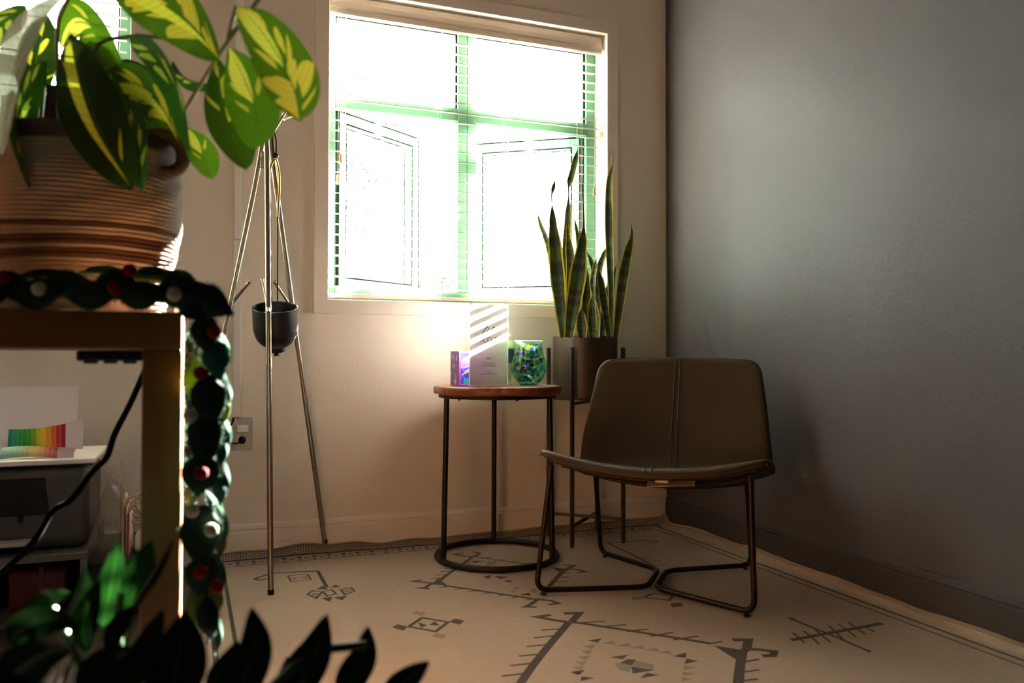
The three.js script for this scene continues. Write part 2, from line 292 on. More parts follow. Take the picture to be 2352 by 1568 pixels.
// outside
struct('ground', new THREE.CylinderGeometry(40, 40, 0.2, 48).translate(0, -0.9, -40.8), mat({ color: hx('#4c4a46'), roughness: 0.95 }));
const CTEN = [{p:[[-2.2094,1.4572,1.706],[-2.1384,1.396,1.797],[-2.0699,1.3292,1.8547],[-2.0202,1.2559,1.8942]],n:[-0.756,-0.1069,0.6457],w:0.1091,k:0,f:0.25,o:0},{p:[[-1.9966,1.3385,1.9158],[-1.9713,1.2999,1.9572],[-1.9379,1.2397,1.9905],[-1.9149,1.1797,2.0091],[-1.9084,1.138,2.0108]],n:[-0.213,0.3403,0.9159],w:0.0862,k:1,f:0.22,o:1},{p:[[-2.0077,1.2732,1.9102],[-1.9852,1.2198,1.9287],[-1.9668,1.1647,1.9348],[-1.9707,1.1107,1.9214]],n:[-0.3638,-0.0186,0.9313],w:0.0848,k:2,f:0.18,o:1},{p:[[-2.0228,1.2711,1.8613],[-2.0164,1.2218,1.8413],[-2.0005,1.1591,1.8355],[-1.9754,1.0933,1.844]],n:[0.3204,-0.0068,0.9473],w:0.0814,k:3,f:0.22,o:1},{p:[[-2.2586,1.3331,1.7058],[-2.2313,1.24,1.7897],[-2.1964,1.1366,1.8443],[-2.148,1.0402,1.8721]],n:[-0.2638,0.399,0.8782],w:0.0966,k:4,f:0.14,o:1},{p:[[-2.1653,1.3351,1.7208],[-2.1171,1.2797,1.8031],[-2.0807,1.2012,1.8479],[-2.0627,1.111,1.8532]],n:[-0.8188,-0.0364,0.5729],w:0.048,k:5,f:0.5,o:0},{p:[[-2.1688,1.2359,1.696],[-2.1499,1.169,1.7665],[-2.1414,1.1125,1.7902],[-2.1368,1.0543,1.7908]],n:[-0.5413,0.3122,0.7807],w:0.0472,k:5,f:0.4,o:0},{p:[[-2.0739,1.2086,1.6467],[-2.0548,1.175,1.675],[-2.0397,1.1405,1.6909],[-2.0269,1.1009,1.7059]],n:[-0.1325,0.4324,0.8919],w:0.0529,k:2,f:0.2,o:1},{p:[[-2.3034,1.3011,1.6446],[-2.3221,1.224,1.7002],[-2.3298,1.1359,1.7384],[-2.3085,1.0536,1.7558]],n:[0.736,0.2648,0.6231],w:0.0451,k:5,f:0.45,o:0},{p:[[-2.2443,1.3706,1.798],[-2.285,1.285,1.8663],[-2.308,1.1885,1.8983],[-2.3191,1.0705,1.9023]],n:[-0.4581,0.3915,0.798],w:0.0557,k:6,f:0.35,o:0},{p:[[-2.4115,1.2863,1.6449],[-2.368,1.3301,1.7058],[-2.3348,1.3394,1.7512],[-2.3151,1.3522,1.7592]],n:[0.1755,-0.9097,0.3765],w:0.0509,k:5,f:0.4,o:0},{p:[[-2.297,1.3695,1.5196],[-2.2689,1.4139,1.5422],[-2.2267,1.383,1.5903],[-2.1737,1.287,1.6306]],n:[-0.7379,-0.2711,0.6181],w:0.0818,k:2,f:0.2,o:0},{p:[[-2.2161,1.2896,1.5926],[-2.1515,1.2723,1.6605],[-2.112,1.2267,1.6965],[-2.0824,1.1566,1.7068]],n:[-0.7647,-0.264,0.5878],w:0.0791,k:0,f:0.35,o:0},{p:[[-2.0938,1.3087,1.7053],[-2.0775,1.2803,1.7219],[-2.0557,1.2646,1.7408],[-2.0184,1.2593,1.7553]],n:[-0.6165,-0.7687,0.1703],w:0.031,k:5,f:0.8,o:0},{p:[[-2.2515,1.4002,1.495],[-2.2273,1.3266,1.5245],[-2.2012,1.2447,1.5546],[-2.171,1.1697,1.5649]],n:[-0.2326,0.2069,0.9503],w:0.0878,k:7,f:0.2,o:0},{p:[[-2.146,1.2972,1.5558],[-2.1158,1.2532,1.5882],[-2.0973,1.2088,1.6053],[-2.0793,1.1798,1.6117]],n:[-0.4386,0.1709,0.8823],w:0.0701,k:2,f:0.2,o:0},{p:[[-2.3525,1.2444,1.6457],[-2.3561,1.1759,1.6859],[-2.3581,1.1193,1.7055],[-2.3536,1.0684,1.7062]],n:[0.7921,0.194,0.5788],w:0.0369,k:5,f:0.45,o:0},{p:[[-2.331,1.4571,1.4436],[-2.343,1.3846,1.4589],[-2.352,1.3161,1.454],[-2.3378,1.2478,1.4582]],n:[0.1699,0.0631,0.9834],w:0.0684,k:7,f:0.2,o:0},{p:[[-2.2173,1.3664,1.4863],[-2.1752,1.3251,1.5234],[-2.1378,1.2508,1.5581],[-2.1254,1.1917,1.5617]],n:[-0.0957,0.3516,0.9313],w:0.077,k:4,f:0.2,o:0},{p:[[-2.22,1.3017,1.7202],[-2.1921,1.232,1.762],[-2.1727,1.1533,1.7895],[-2.1431,1.0703,1.7994]],n:[0.3835,0.4106,0.8272],w:0.0469,k:0,f:0.3,o:1}];
const CSTEM = [[[-2.1496,1.1198,1.5293],[-2.0684,1.2261,1.7244],[-2.0083,1.2962,1.8675],[-1.9599,1.3553,1.9306]],[[-2.3012,1.1537,1.4706],[-2.2964,1.2975,1.5613],[-2.2901,1.3789,1.6084],[-2.2557,1.4064,1.7083]],[[-2.2174,1.1368,1.5031],[-2.2076,1.2348,1.6163],[-2.2064,1.3007,1.6611],[-2.2615,1.3394,1.6833]],[[-2.2076,1.2348,1.6163],[-2.2234,1.3319,1.655],[-2.1632,1.3405,1.711],[-2.1094,1.3352,1.7427]],[[-2.0083,1.2962,1.8675],[-2.004,1.3146,1.891],[-1.9966,1.3385,1.9158]],[[-2.1895,1.1369,1.514],[-2.1746,1.2108,1.6288],[-2.205,1.2749,1.6182]],[[-2.3488,1.1365,1.4516],[-2.3203,1.2265,1.572],[-2.3034,1.3011,1.6446]],[[-2.1734,1.1198,1.52],[-2.1237,1.1812,1.6051],[-2.0739,1.2086,1.6467]]];
const SNAKE = [{p:[[-0.6823,1.5065,0.2534],[-0.6903,1.4709,0.2495],[-0.6967,1.4371,0.2464],[-0.6947,1.405,0.2465],[-0.6908,1.3303,0.2465],[-0.6816,1.2235,0.248],[-0.6705,1.0989,0.2498],[-0.6597,0.9922,0.2519],[-0.6453,0.8587,0.2549]],n:[-0.4198,-0.0219,0.9074],w:[0.0018,0.016,0.0053,0.0036,0.0303,0.057,0.0623,0.0498,0.032]},{p:[[-0.6166,1.4823,0.3646],[-0.6126,1.3903,0.3643],[-0.6086,1.3069,0.3642],[-0.6144,1.2304,0.3603],[-0.6295,1.1018,0.3519],[-0.6447,0.9872,0.3436],[-0.6614,0.8568,0.3345]],n:[-0.4305,-0.0126,0.9025],w:[0.0017,0.0035,0.007,0.0382,0.0695,0.0626,0.0382]},{p:[[-0.5578,1.6598,0.2085],[-0.5692,1.5976,0.2028],[-0.5873,1.519,0.1942],[-0.5938,1.4879,0.191],[-0.5935,1.455,0.1905],[-0.5944,1.3636,0.1883],[-0.5986,1.2539,0.1844],[-0.6024,1.1076,0.18],[-0.5986,0.8608,0.1765]],n:[-0.5713,-0.0037,0.8207],w:[0.0018,0.0256,0.0274,0.0073,0.0055,0.0293,0.0366,0.0329,0.0238]},{p:[[-0.7094,1.3925,0.1223],[-0.6918,1.3355,0.1281],[-0.669,1.273,0.1358],[-0.6441,1.1646,0.1433],[-0.6038,0.8613,0.153]],n:[-0.6996,-0.0982,0.7078],w:[0.0018,0.0184,0.0239,0.0294,0.0221]},{p:[[-0.6149,1.3603,0.2231],[-0.6109,1.2845,0.2232],[-0.6036,1.2122,0.2246],[-0.5993,1.1038,0.2241],[-0.6039,0.8599,0.2174]],n:[-0.5069,-0.021,0.8617],w:[0.0018,0.0181,0.0361,0.0398,0.0253]},{p:[[-0.4328,1.6458,0.2787],[-0.4323,1.5877,0.2777],[-0.4434,1.5059,0.2717],[-0.4438,1.3514,0.2685],[-0.4392,1.2151,0.2675],[-0.4326,1.0334,0.2665],[-0.4294,0.8607,0.2642]],n:[-0.6194,-0.0172,0.7849],w:[0.0018,0.0073,0.0273,0.0345,0.0327,0.0236,0.0218]},{p:[[-0.3773,1.3287,0.337],[-0.3753,1.282,0.3369],[-0.3881,1.2191,0.3306],[-0.4056,1.1203,0.3217],[-0.4181,1.0125,0.3147],[-0.4335,0.8598,0.3056]],n:[-0.3183,-0.0253,0.9477],w:[0.0018,0.0126,0.0359,0.0467,0.0395,0.0251]},{p:[[-0.5514,1.1774,0.3625],[-0.5559,1.1372,0.3599],[-0.5635,1.076,0.3557],[-0.5598,1.0236,0.3561],[-0.5477,0.9414,0.3592],[-0.5454,0.8575,0.3584]],n:[-0.7908,-0.0227,0.6117],w:[0.0017,0.0227,0.0262,0.014,0.0297,0.0227]},{p:[[-0.5785,1.1651,0.3194],[-0.5763,1.0963,0.3189],[-0.574,1.0257,0.3184],[-0.5782,0.9463,0.3151],[-0.5824,0.8581,0.3117]],n:[-0.4455,-0.0168,0.8951],w:[0.0018,0.0318,0.0388,0.0318,0.0229]},{p:[[-0.5231,1.148,0.3193],[-0.5109,1.0806,0.3227],[-0.5004,1.0096,0.3254],[-0.4882,0.9298,0.3286],[-0.4776,0.8588,0.3313]],n:[-0.2293,0.0043,0.9733],w:[0.0018,0.0284,0.0337,0.0266,0.0213]},{p:[[-0.6256,0.9767,0.3831],[-0.6285,0.9371,0.3812],[-0.6265,0.8993,0.3812],[-0.6246,0.8562,0.3811]],n:[-0.4427,-0.0186,0.8965],w:[0.0017,0.0344,0.0448,0.0344]},{p:[[-0.5784,1.03,0.3812],[-0.5797,0.9867,0.3798],[-0.5792,0.9261,0.3788],[-0.577,0.8568,0.3783]],n:[-0.5301,-0.0185,0.8477],w:[0.0017,0.0294,0.0381,0.0294]},{p:[[-0.4372,1.2446,0.2367],[-0.4471,1.2097,0.2321],[-0.4637,1.1547,0.2245],[-0.4695,1.0355,0.2198],[-0.4578,0.8613,0.2209]],n:[-0.7353,0.0116,0.6776],w:[0.0018,0.0238,0.0293,0.0257,0.0202]},{p:[[-0.3828,1.1784,0.2244],[-0.391,1.1396,0.2204],[-0.3988,1.0379,0.2154],[-0.4059,0.8621,0.209]],n:[-0.4717,-0.0085,0.8817],w:[0.0018,0.0111,0.0166,0.0166]},{p:[[-0.4389,1.0897,0.2437],[-0.4452,1.0348,0.2401],[-0.4514,0.9617,0.2362],[-0.459,0.8611,0.2312]],n:[-0.4627,-0.0078,0.8865],w:[0.0018,0.0219,0.0256,0.0219]},{p:[[-0.5706,1.3618,0.1976],[-0.5617,1.3179,0.2002],[-0.5491,1.2357,0.2034],[-0.5326,1.1078,0.2073],[-0.5135,0.861,0.2098]],n:[-0.4496,-0.0295,0.8927],w:[0.0018,0.0128,0.0219,0.0256,0.0201]},{p:[[-0.5145,1.2292,0.1954],[-0.4935,1.1833,0.2027],[-0.4792,1.1098,0.2068],[-0.4805,0.8615,0.2013]],n:[-0.4582,-0.0281,0.8884],w:[0.0018,0.0184,0.0257,0.0202]}];
const ZZ = [{p:[[-2.0063,0.3757,2.3009],[-1.9998,0.415,2.3042],[-1.9887,0.4544,2.3094],[-1.9927,0.4977,2.3087]],n:[0.0649,-0.0709,0.9954],w:0.0516,f:0.18},{p:[[-1.9408,0.3626,2.294],[-1.9364,0.4032,2.2966],[-1.9188,0.4388,2.3042],[-1.9078,0.4805,2.3093]],n:[-0.4136,-0.0024,0.9105],w:0.0533,f:0.18},{p:[[-1.88,0.3408,2.2637],[-1.8729,0.3835,2.2673],[-1.8582,0.4156,2.2737],[-1.8531,0.4499,2.2764]],n:[-0.0943,-0.0921,0.9913],w:0.046,f:0.18},{p:[[-1.8352,0.3408,2.2812],[-1.823,0.3676,2.2866],[-1.8008,0.389,2.2957],[-1.7825,0.4062,2.3032]],n:[-0.6222,0.252,0.7412],w:0.0374,f:0.2},{p:[[-2.0737,0.3927,2.3393],[-2.072,0.4387,2.3409],[-2.0658,0.4755,2.344],[-2.0623,0.5113,2.3461]],n:[0.078,-0.0645,0.9949],w:0.069,f:0.15},{p:[[-2.1592,0.4404,2.1349],[-2.1519,0.4786,2.1385],[-2.1461,0.5141,2.1415],[-2.1424,0.5484,2.1437]],n:[0.1341,-0.1012,0.9858],w:0.036,f:0.15},{p:[[-2.1339,0.4514,2.145],[-2.1215,0.4896,2.1506],[-2.1107,0.5223,2.1555],[-2.1028,0.5496,2.1592]],n:[-0.1957,-0.0794,0.9775],w:0.0404,f:0.15},{p:[[-2.1236,0.4748,2.1925],[-2.1068,0.5036,2.1996],[-2.091,0.5325,2.2064],[-2.0756,0.5608,2.213]],n:[0.6568,-0.5009,0.5636],w:0.0241,f:0.4},{p:[[-2.1209,0.4029,2.2243],[-2.1107,0.4334,2.2289],[-2.0977,0.4613,2.2346],[-2.0861,0.4852,2.2396]],n:[0.3288,-0.3052,0.8937],w:0.0356,f:0.25},{p:[[-2.1922,0.4349,2.1219],[-2.1873,0.4622,2.1243],[-2.1825,0.4895,2.1268],[-2.1802,0.5167,2.1282]],n:[0.6826,-0.1551,0.7141],w:0.0327,f:0.2},{p:[[-2.235,0.4737,2.1811],[-2.2233,0.489,2.186],[-2.2069,0.5017,2.1927],[-2.1856,0.5043,2.201]],n:[-0.077,-0.4532,0.8881],w:0.0305,f:0.2},{p:[[-2.2433,0.4609,2.2313],[-2.2255,0.4802,2.2386],[-2.1987,0.4899,2.2493],[-2.1673,0.4803,2.2614]],n:[-0.3295,-0.1544,0.9314],w:0.0433,f:0.2},{p:[[-2.2034,0.3928,2.267],[-2.1884,0.4258,2.2736],[-2.1777,0.4541,2.2783],[-2.1726,0.4813,2.2808]],n:[0.8749,-0.3557,0.3286],w:0.0216,f:0.2},{p:[[-2.2209,0.3834,2.26],[-2.2079,0.407,2.2655],[-2.1971,0.4258,2.2701],[-2.1899,0.447,2.2734]],n:[0.819,-0.4689,0.3308],w:0.0235,f:0.2},{p:[[-2.166,0.4201,2.3037],[-2.1512,0.4477,2.31],[-2.1321,0.4661,2.3179],[-2.1108,0.4731,2.3264]],n:[-0.1067,-0.2955,0.9494],w:0.0368,f:0.2},{p:[[-2.1424,0.4106,2.3342],[-2.1259,0.4375,2.3412],[-2.1135,0.46,2.3465],[-2.1011,0.478,2.3517]],n:[-0.0839,-0.202,0.9758],w:0.0449,f:0.2},{p:[[-2.2471,0.4283,2.2936],[-2.2222,0.4553,2.3039],[-2.1973,0.4733,2.314],[-2.168,0.4779,2.3255]],n:[-0.2565,-0.1992,0.9458],w:0.0539,f:0.2},{p:[[-2.0341,0.3535,2.1821],[-2.0241,0.3807,2.1866],[-2.0091,0.4053,2.193],[-2.0017,0.4244,2.1963]],n:[0.0679,-0.2257,0.9718],w:0.0327,f:0.2},{p:[[-1.9646,0.3406,2.2306],[-1.9549,0.3673,2.2349],[-1.9476,0.3887,2.2382],[-1.9453,0.4128,2.2396]],n:[0.1103,-0.1519,0.9822],w:0.0299,f:0.2},{p:[[-2.1743,0.415,2.1499],[-2.1796,0.4471,2.1485],[-2.1724,0.4791,2.152],[-2.1602,0.5059,2.1573]],n:[0.4593,-0.1426,0.8768],w:0.0374,f:0.2},{p:[[-2.17,0.411,2.3664],[-2.1502,0.4281,2.3745],[-2.1265,0.4453,2.3841],[-2.0987,0.4539,2.3952]],n:[-0.31,-0.1181,0.9434],w:0.047,f:0.2},{p:[[-2.0544,0.3882,2.3575],[-2.0207,0.4064,2.371],[-1.9912,0.4201,2.3829],[-1.9658,0.4247,2.3929]],n:[-0.3133,-0.1491,0.9379],w:0.0409,f:0.2},{p:[[-2.2217,0.4023,2.346],[-2.2179,0.428,2.348],[-2.2181,0.4494,2.3483],[-2.2223,0.4707,2.3471]],n:[0.4262,-0.0108,0.9046],w:0.047,f:0.2},{p:[[-2.1476,0.4223,2.182],[-2.142,0.4485,2.1848],[-2.1309,0.4695,2.1895],[-2.114,0.4827,2.1964]],n:[0.3491,-0.3966,0.849],w:0.0314,f:0.2}];
const ZSTEM = [[[-2.1078,0.2013,2.1717],[-2.0403,0.3363,2.2868],[-1.9813,0.3954,2.3111],[-1.9211,0.4301,2.2924],[-1.8578,0.4299,2.2849]],[[-2.1078,0.2013,2.1717],[-2.0811,0.3554,2.2927],[-2.0678,0.4347,2.3317]],[[-2.1078,0.2013,2.1717],[-2.1225,0.3438,2.1903],[-2.1414,0.435,2.1418],[-2.1367,0.4841,2.1446]],[[-2.1078,0.2013,2.1717],[-2.1505,0.3705,2.2443],[-2.174,0.4343,2.2364],[-2.2067,0.4839,2.1924]],[[-2.1078,0.2013,2.1717],[-2.1398,0.365,2.3128],[-2.1917,0.4201,2.2936],[-2.2327,0.4605,2.2891]],[[-2.1078,0.2013,2.1717],[-1.9977,0.3066,2.2814],[-1.898,0.3286,2.2779],[-1.8304,0.3622,2.2836]]];
const GLEAF = [{p:[[-2.3766,0.8766,1.8115],[-2.3082,0.8794,1.8383]],n:[-0.3593,-0.1021,0.9276],w:0.0441,c:0},{p:[[-2.3479,0.8889,1.8122],[-2.2757,0.8776,1.8403]],n:[-0.3868,-0.3324,0.8602],w:0.0404,c:1},{p:[[-2.3143,0.8647,1.8356],[-2.2335,0.8769,1.8675]],n:[-0.37,0.0223,0.9287],w:0.0414,c:1},{p:[[-2.2726,0.8891,1.8417],[-2.191,0.8805,1.8735]],n:[-0.374,-0.2864,0.8821],w:0.0418,c:0},{p:[[-2.2396,0.8662,1.8649],[-2.1619,0.8704,1.8954]],n:[-0.3592,-0.0961,0.9283],w:0.0401,c:1},{p:[[-2.1994,0.8917,1.8812],[-2.1277,0.8771,1.909]],n:[-0.3854,-0.1634,0.9082],w:0.0428,c:0},{p:[[-2.1599,0.9032,1.8432],[-2.0854,0.8929,1.8721]],n:[-0.0377,0.9066,0.4202],w:0.0306,c:3},{p:[[-2.1649,0.8617,1.8941],[-2.0935,0.8752,1.9223]],n:[-0.3715,0.0261,0.9281],w:0.0401,c:0},{p:[[-2.1325,0.9061,1.8217],[-2.0662,0.8977,1.8475]],n:[-0.0501,0.9046,0.4233],w:0.0284,c:3},{p:[[-2.1157,0.8779,1.9029],[-2.0404,0.874,1.9323]],n:[-0.3657,-0.0563,0.9291],w:0.0472,c:0},{p:[[-2.0945,0.8912,1.89],[-2.0274,0.8674,1.9158]],n:[0.1588,0.8964,0.4138],w:0.0411,c:2},{p:[[-2.0656,0.8788,1.9118],[-2.0008,0.8409,1.9364]],n:[-0.3649,-0.0196,0.9309],w:0.0448,c:0},{p:[[-2.0845,0.8666,1.9042],[-2.0336,0.8327,1.9234]],n:[-0.2733,0.1295,0.9532],w:0.0339,c:1},{p:[[-2.1156,0.8624,1.9027],[-2.0654,0.8578,1.9222]],n:[-0.0722,0.9131,0.4013],w:0.0229,c:2},{p:[[-2.2279,0.9086,1.8167],[-2.1502,0.9032,1.847]],n:[-0.1032,0.8993,0.425],w:0.0236,c:0},{p:[[-2.3184,0.9029,1.7811],[-2.2343,0.8996,1.814]],n:[-0.13,0.8971,0.4223],w:0.0236,c:1},{p:[[-2.045,0.8468,1.9085],[-2.0393,0.7784,1.9093]],n:[-0.186,-0.004,0.9825],w:0.0383,c:1},{p:[[-2.0338,0.8317,1.8589],[-2.0551,0.757,1.8491]],n:[0.8767,-0.2994,0.3765],w:0.0356,c:3},{p:[[-2.0298,0.8094,1.9029],[-2.0183,0.737,1.906]],n:[-0.4433,-0.0321,0.8958],w:0.0428,c:2},{p:[[-2.0555,0.8146,1.8178],[-2.0583,0.7492,1.8154]],n:[0.9259,-0.0534,0.3739],w:0.0247,c:0},{p:[[-2.0487,0.7783,1.8734],[-2.0591,0.6978,1.8678]],n:[0.2428,-0.0985,0.965],w:0.0392,c:3},{p:[[-2.0324,0.7714,1.8797],[-2.0135,0.7049,1.8858]],n:[0.8771,0.2848,0.3868],w:0.0364,c:4},{p:[[-2.0405,0.7512,1.9191],[-2.0309,0.6664,1.9211]],n:[-0.0983,0.0123,0.9951],w:0.0475,c:0},{p:[[-2.0225,0.7367,1.8936],[-2.0135,0.6638,1.8957]],n:[0.911,0.1238,0.3933],w:0.0306,c:3},{p:[[-2.0513,0.7001,1.8494],[-2.0626,0.629,1.8435]],n:[0.9061,-0.1759,0.3847],w:0.0313,c:4},{p:[[-2.0388,0.6969,1.9187],[-2.043,0.6019,1.9151]],n:[-0.1905,-0.0288,0.9813],w:0.0475,c:1},{p:[[-2.0255,0.675,1.902],[-2.0184,0.5991,1.9032]],n:[0.9168,0.0919,0.3886],w:0.0345,c:2},{p:[[-2.0433,0.629,1.9156],[-2.0515,0.5577,1.9109]],n:[0.057,-0.0722,0.9958],w:0.0502,c:0},{p:[[-2.0314,0.6129,1.8984],[-2.0179,0.5371,1.9022]],n:[0.9109,0.1808,0.371],w:0.0386,c:2},{p:[[-2.0536,0.5935,1.8463],[-2.063,0.5294,1.8414]],n:[0.9051,-0.1628,0.3929],w:0.0256,c:3},{p:[[-2.0385,0.5629,1.8839],[-2.0236,0.4865,1.8882]],n:[0.9124,0.1981,0.3581],w:0.0348,c:4},{p:[[-2.0408,0.5494,1.9257],[-2.0525,0.4551,1.9192]],n:[-0.041,-0.0636,0.9971],w:0.0539,c:1},{p:[[-2.0272,0.5213,1.8875],[-2.0182,0.4518,1.8896]],n:[0.9192,0.1303,0.3715],w:0.0306,c:3},{p:[[-2.0495,0.4912,1.8674],[-2.0359,0.4212,1.8713]],n:[0.4356,0.1342,0.8901],w:0.035,c:0},{p:[[-2.0381,0.4729,1.9144],[-2.0502,0.405,1.9083]],n:[0.0689,-0.1014,0.9925],w:0.0448,c:0},{p:[[-2.0296,0.4309,1.8847],[-2.0226,0.3615,1.8861]],n:[0.924,0.1006,0.3689],w:0.0348,c:3},{p:[[-2.0458,0.4198,1.8889],[-2.0547,0.3439,1.8838]],n:[0.3777,-0.1061,0.9198],w:0.0317,c:3},{p:[[-2.0361,0.4021,1.9031],[-2.0292,0.3337,1.9044]],n:[-0.33,-0.0153,0.9439],w:0.0315,c:1},{p:[[-2.0279,0.3753,1.8843],[-2.022,0.3024,1.8851]],n:[0.925,0.0789,0.3717],w:0.0236,c:4},{p:[[-2.0389,0.4518,1.8815],[-2.0266,0.3823,1.8849]],n:[-0.1517,0.0215,0.9882],w:0.0348,c:1},{p:[[-2.0291,0.8201,1.8927],[-2.0117,0.7576,1.8983]],n:[0.9002,0.2805,0.3332],w:0.0306,c:4},{p:[[-2.026,0.7575,1.8927],[-2.0092,0.6881,1.8979]],n:[0.9012,0.245,0.3574],w:0.032,c:2},{p:[[-2.0241,0.6881,1.892],[-2.0093,0.6255,1.8966]],n:[0.9288,0.2403,0.282],w:0.0306,c:4},{p:[[-2.0261,0.6255,1.89],[-2.0112,0.5491,1.8943]],n:[0.9187,0.1984,0.3415],w:0.032,c:2},{p:[[-2.0268,0.5491,1.8882],[-2.0132,0.4727,1.892]],n:[0.9362,0.1816,0.3009],w:0.0306,c:4},{p:[[-2.0273,0.4657,1.8863],[-2.0164,0.3962,1.8892]],n:[0.931,0.1597,0.3283],w:0.0278,c:2},{p:[[-2.1502,0.906,1.847],[-2.0919,0.9033,1.8698]],n:[-0.1139,0.9099,0.3989],w:0.0278,c:2},{p:[[-2.1118,0.9042,1.8513],[-2.053,0.8939,1.8741]],n:[-0.0054,0.906,0.4232],w:0.0308,c:4},{p:[[-2.0724,0.895,1.8772],[-2.0073,0.8514,1.9019]],n:[0.3759,0.8131,0.4444],w:0.032,c:2},{p:[[-2.2279,0.9072,1.8166],[-2.1567,0.906,1.8445]],n:[-0.1417,0.9053,0.4005],w:0.025,c:3}];
const GBALL = [{p:[-2.2763,0.877,1.8669],c:1},{p:[-2.1699,0.8785,1.9086],c:0},{p:[-2.1492,0.905,1.9172],c:0},{p:[-2.0868,0.8688,1.9409],c:1},{p:[-2.3268,0.8934,1.8474],c:0},{p:[-2.0298,0.8128,1.9621],c:0},{p:[-2.0489,0.7507,1.9534],c:0},{p:[-2.0315,0.5144,1.9554],c:1},{p:[-2.0588,0.5434,1.9453],c:1},{p:[-2.0464,0.6002,1.9513],c:0},{p:[-2.0464,0.451,1.9484],c:0},{p:[-2.0222,0.4286,1.9574],c:0},{p:[-2.0625,0.686,1.9468],c:1}];
const GPATH = [[-2.4162,0.8789,1.7638],[-2.276,0.8819,1.8188],[-2.1486,0.8863,1.8687],[-2.0722,0.8831,1.8878],[-2.041,0.8548,1.8887],[-2.0376,0.7575,1.8881],[-2.039,0.6185,1.8848],[-2.0398,0.4796,1.8817],[-2.0338,0.3197,1.8808]];
const G2LEAF = [{p:[[-2.0661,0.8222,1.4916],[-2.0607,0.769,1.4926]],n:[0.2586,0.0444,0.965],w:0.0177,c:0},{p:[[-2.0593,0.7956,1.4937],[-2.0671,0.7423,1.4896]],n:[-0.0081,-0.0755,0.9971],w:0.0195,c:3},{p:[[-2.0671,0.7512,1.4898],[-2.0585,0.7069,1.4922]],n:[-0.2553,0.0028,0.9669],w:0.0177,c:1},{p:[[-2.0586,0.7157,1.4924],[-2.068,0.6625,1.4876]],n:[0.2352,-0.1285,0.9634],w:0.0195,c:0},{p:[[-2.0659,0.6093,1.4874],[-2.0572,0.556,1.4897]],n:[0.0135,0.0453,0.9989],w:0.0177,c:1},{p:[[-2.0589,0.5649,1.4892],[-2.0684,0.5116,1.4845]],n:[-0.2883,-0.033,0.957],w:0.0195,c:0},{p:[[-2.0668,0.5205,1.4852],[-2.0597,0.4673,1.4869]],n:[0.2762,0.0675,0.9587],w:0.0177,c:3},{p:[[-2.0614,0.6625,1.4902],[-2.0659,0.6093,1.4874]],n:[-0.0071,-0.052,0.9986],w:0.016,c:4}];
const G2PATH = [[-2.0645,0.8311,1.4924],[-2.0622,0.7512,1.4917],[-2.0647,0.6625,1.4889],[-2.0622,0.5649,1.4879],[-2.063,0.4628,1.4856]];
const CABLE = [[-2.1435,0.7561,1.5029],[-2.1712,0.6868,1.4907],[-2.2012,0.6217,1.4776],[-2.2126,0.5809,1.4938],[-2.2363,0.5552,1.484],[-2.274,0.5024,1.5112],[-2.2979,0.4894,1.523],[-2.3248,0.4408,1.5545],[-2.365,0.3977,1.5594],[-2.433,0.3481,1.5532]];
const RACK = {"front":[[-1.8164,0.014,0.5373],[-1.8215,1.4448,0.3324],[-1.8214,1.5773,0.2921],[-1.8178,1.8332,0.2235],[-1.8166,1.9873,0.1949]],"right":[[-1.5697,0.0508,0.0285],[-1.782,1.4218,0.197],[-1.7966,1.5204,0.2148],[-1.8061,1.5994,0.2127],[-1.833,1.8279,0.1852],[-1.8485,1.9912,0.1717]],"left":[[-2.11,0.004,0.06],[-1.8578,1.3718,0.2201],[-1.8391,1.4869,0.2404],[-1.831,1.5571,0.245],[-1.7952,1.7913,0.2637],[-1.772,1.9631,0.2763]],"pegs":[[[-1.9345,0.9603,0.1442],[-1.8696,1.0476,0.2089]],[[-1.8204,0.9295,0.4245],[-1.8314,1.0474,0.2991]],[[-1.7207,0.9855,0.0834],[-1.7748,1.0562,0.1281]],[[-1.7969,1.5818,0.2481],[-1.7561,1.6513,0.3192]],[[-1.769,1.6197,0.2705],[-1.7222,1.6256,0.3642]],[[-1.8039,1.7243,0.2482],[-1.7908,1.7301,0.2857]],[[-1.812,1.6755,0.2226],[-1.8759,1.7868,0.1461]]]};
const HANG = {c:[-1.79,0.9527,0.3134],"r":0.0772,"bot":[-1.7799,0.8029,0.3036],"knot":[-1.7929,1.4887,0.3123],"l1":[-1.8095,1.3195,0.3131],"l2":[-1.8009,0.9756,0.3096],"r1":[-1.7815,1.2726,0.3016],"r2":[-1.7749,0.9773,0.2446],"top":[-1.7977,1.5863,0.2909],"arL":[-1.8112,1.4342,0.3147],"arR":[-1.7785,1.4234,0.3058]};
const TASS = [[-1.5096,1.5757,-0.02],[-1.5195,1.492,-0.02],[-0.365,1.5304,-0.02],[-0.365,2.2898,-0.02]];
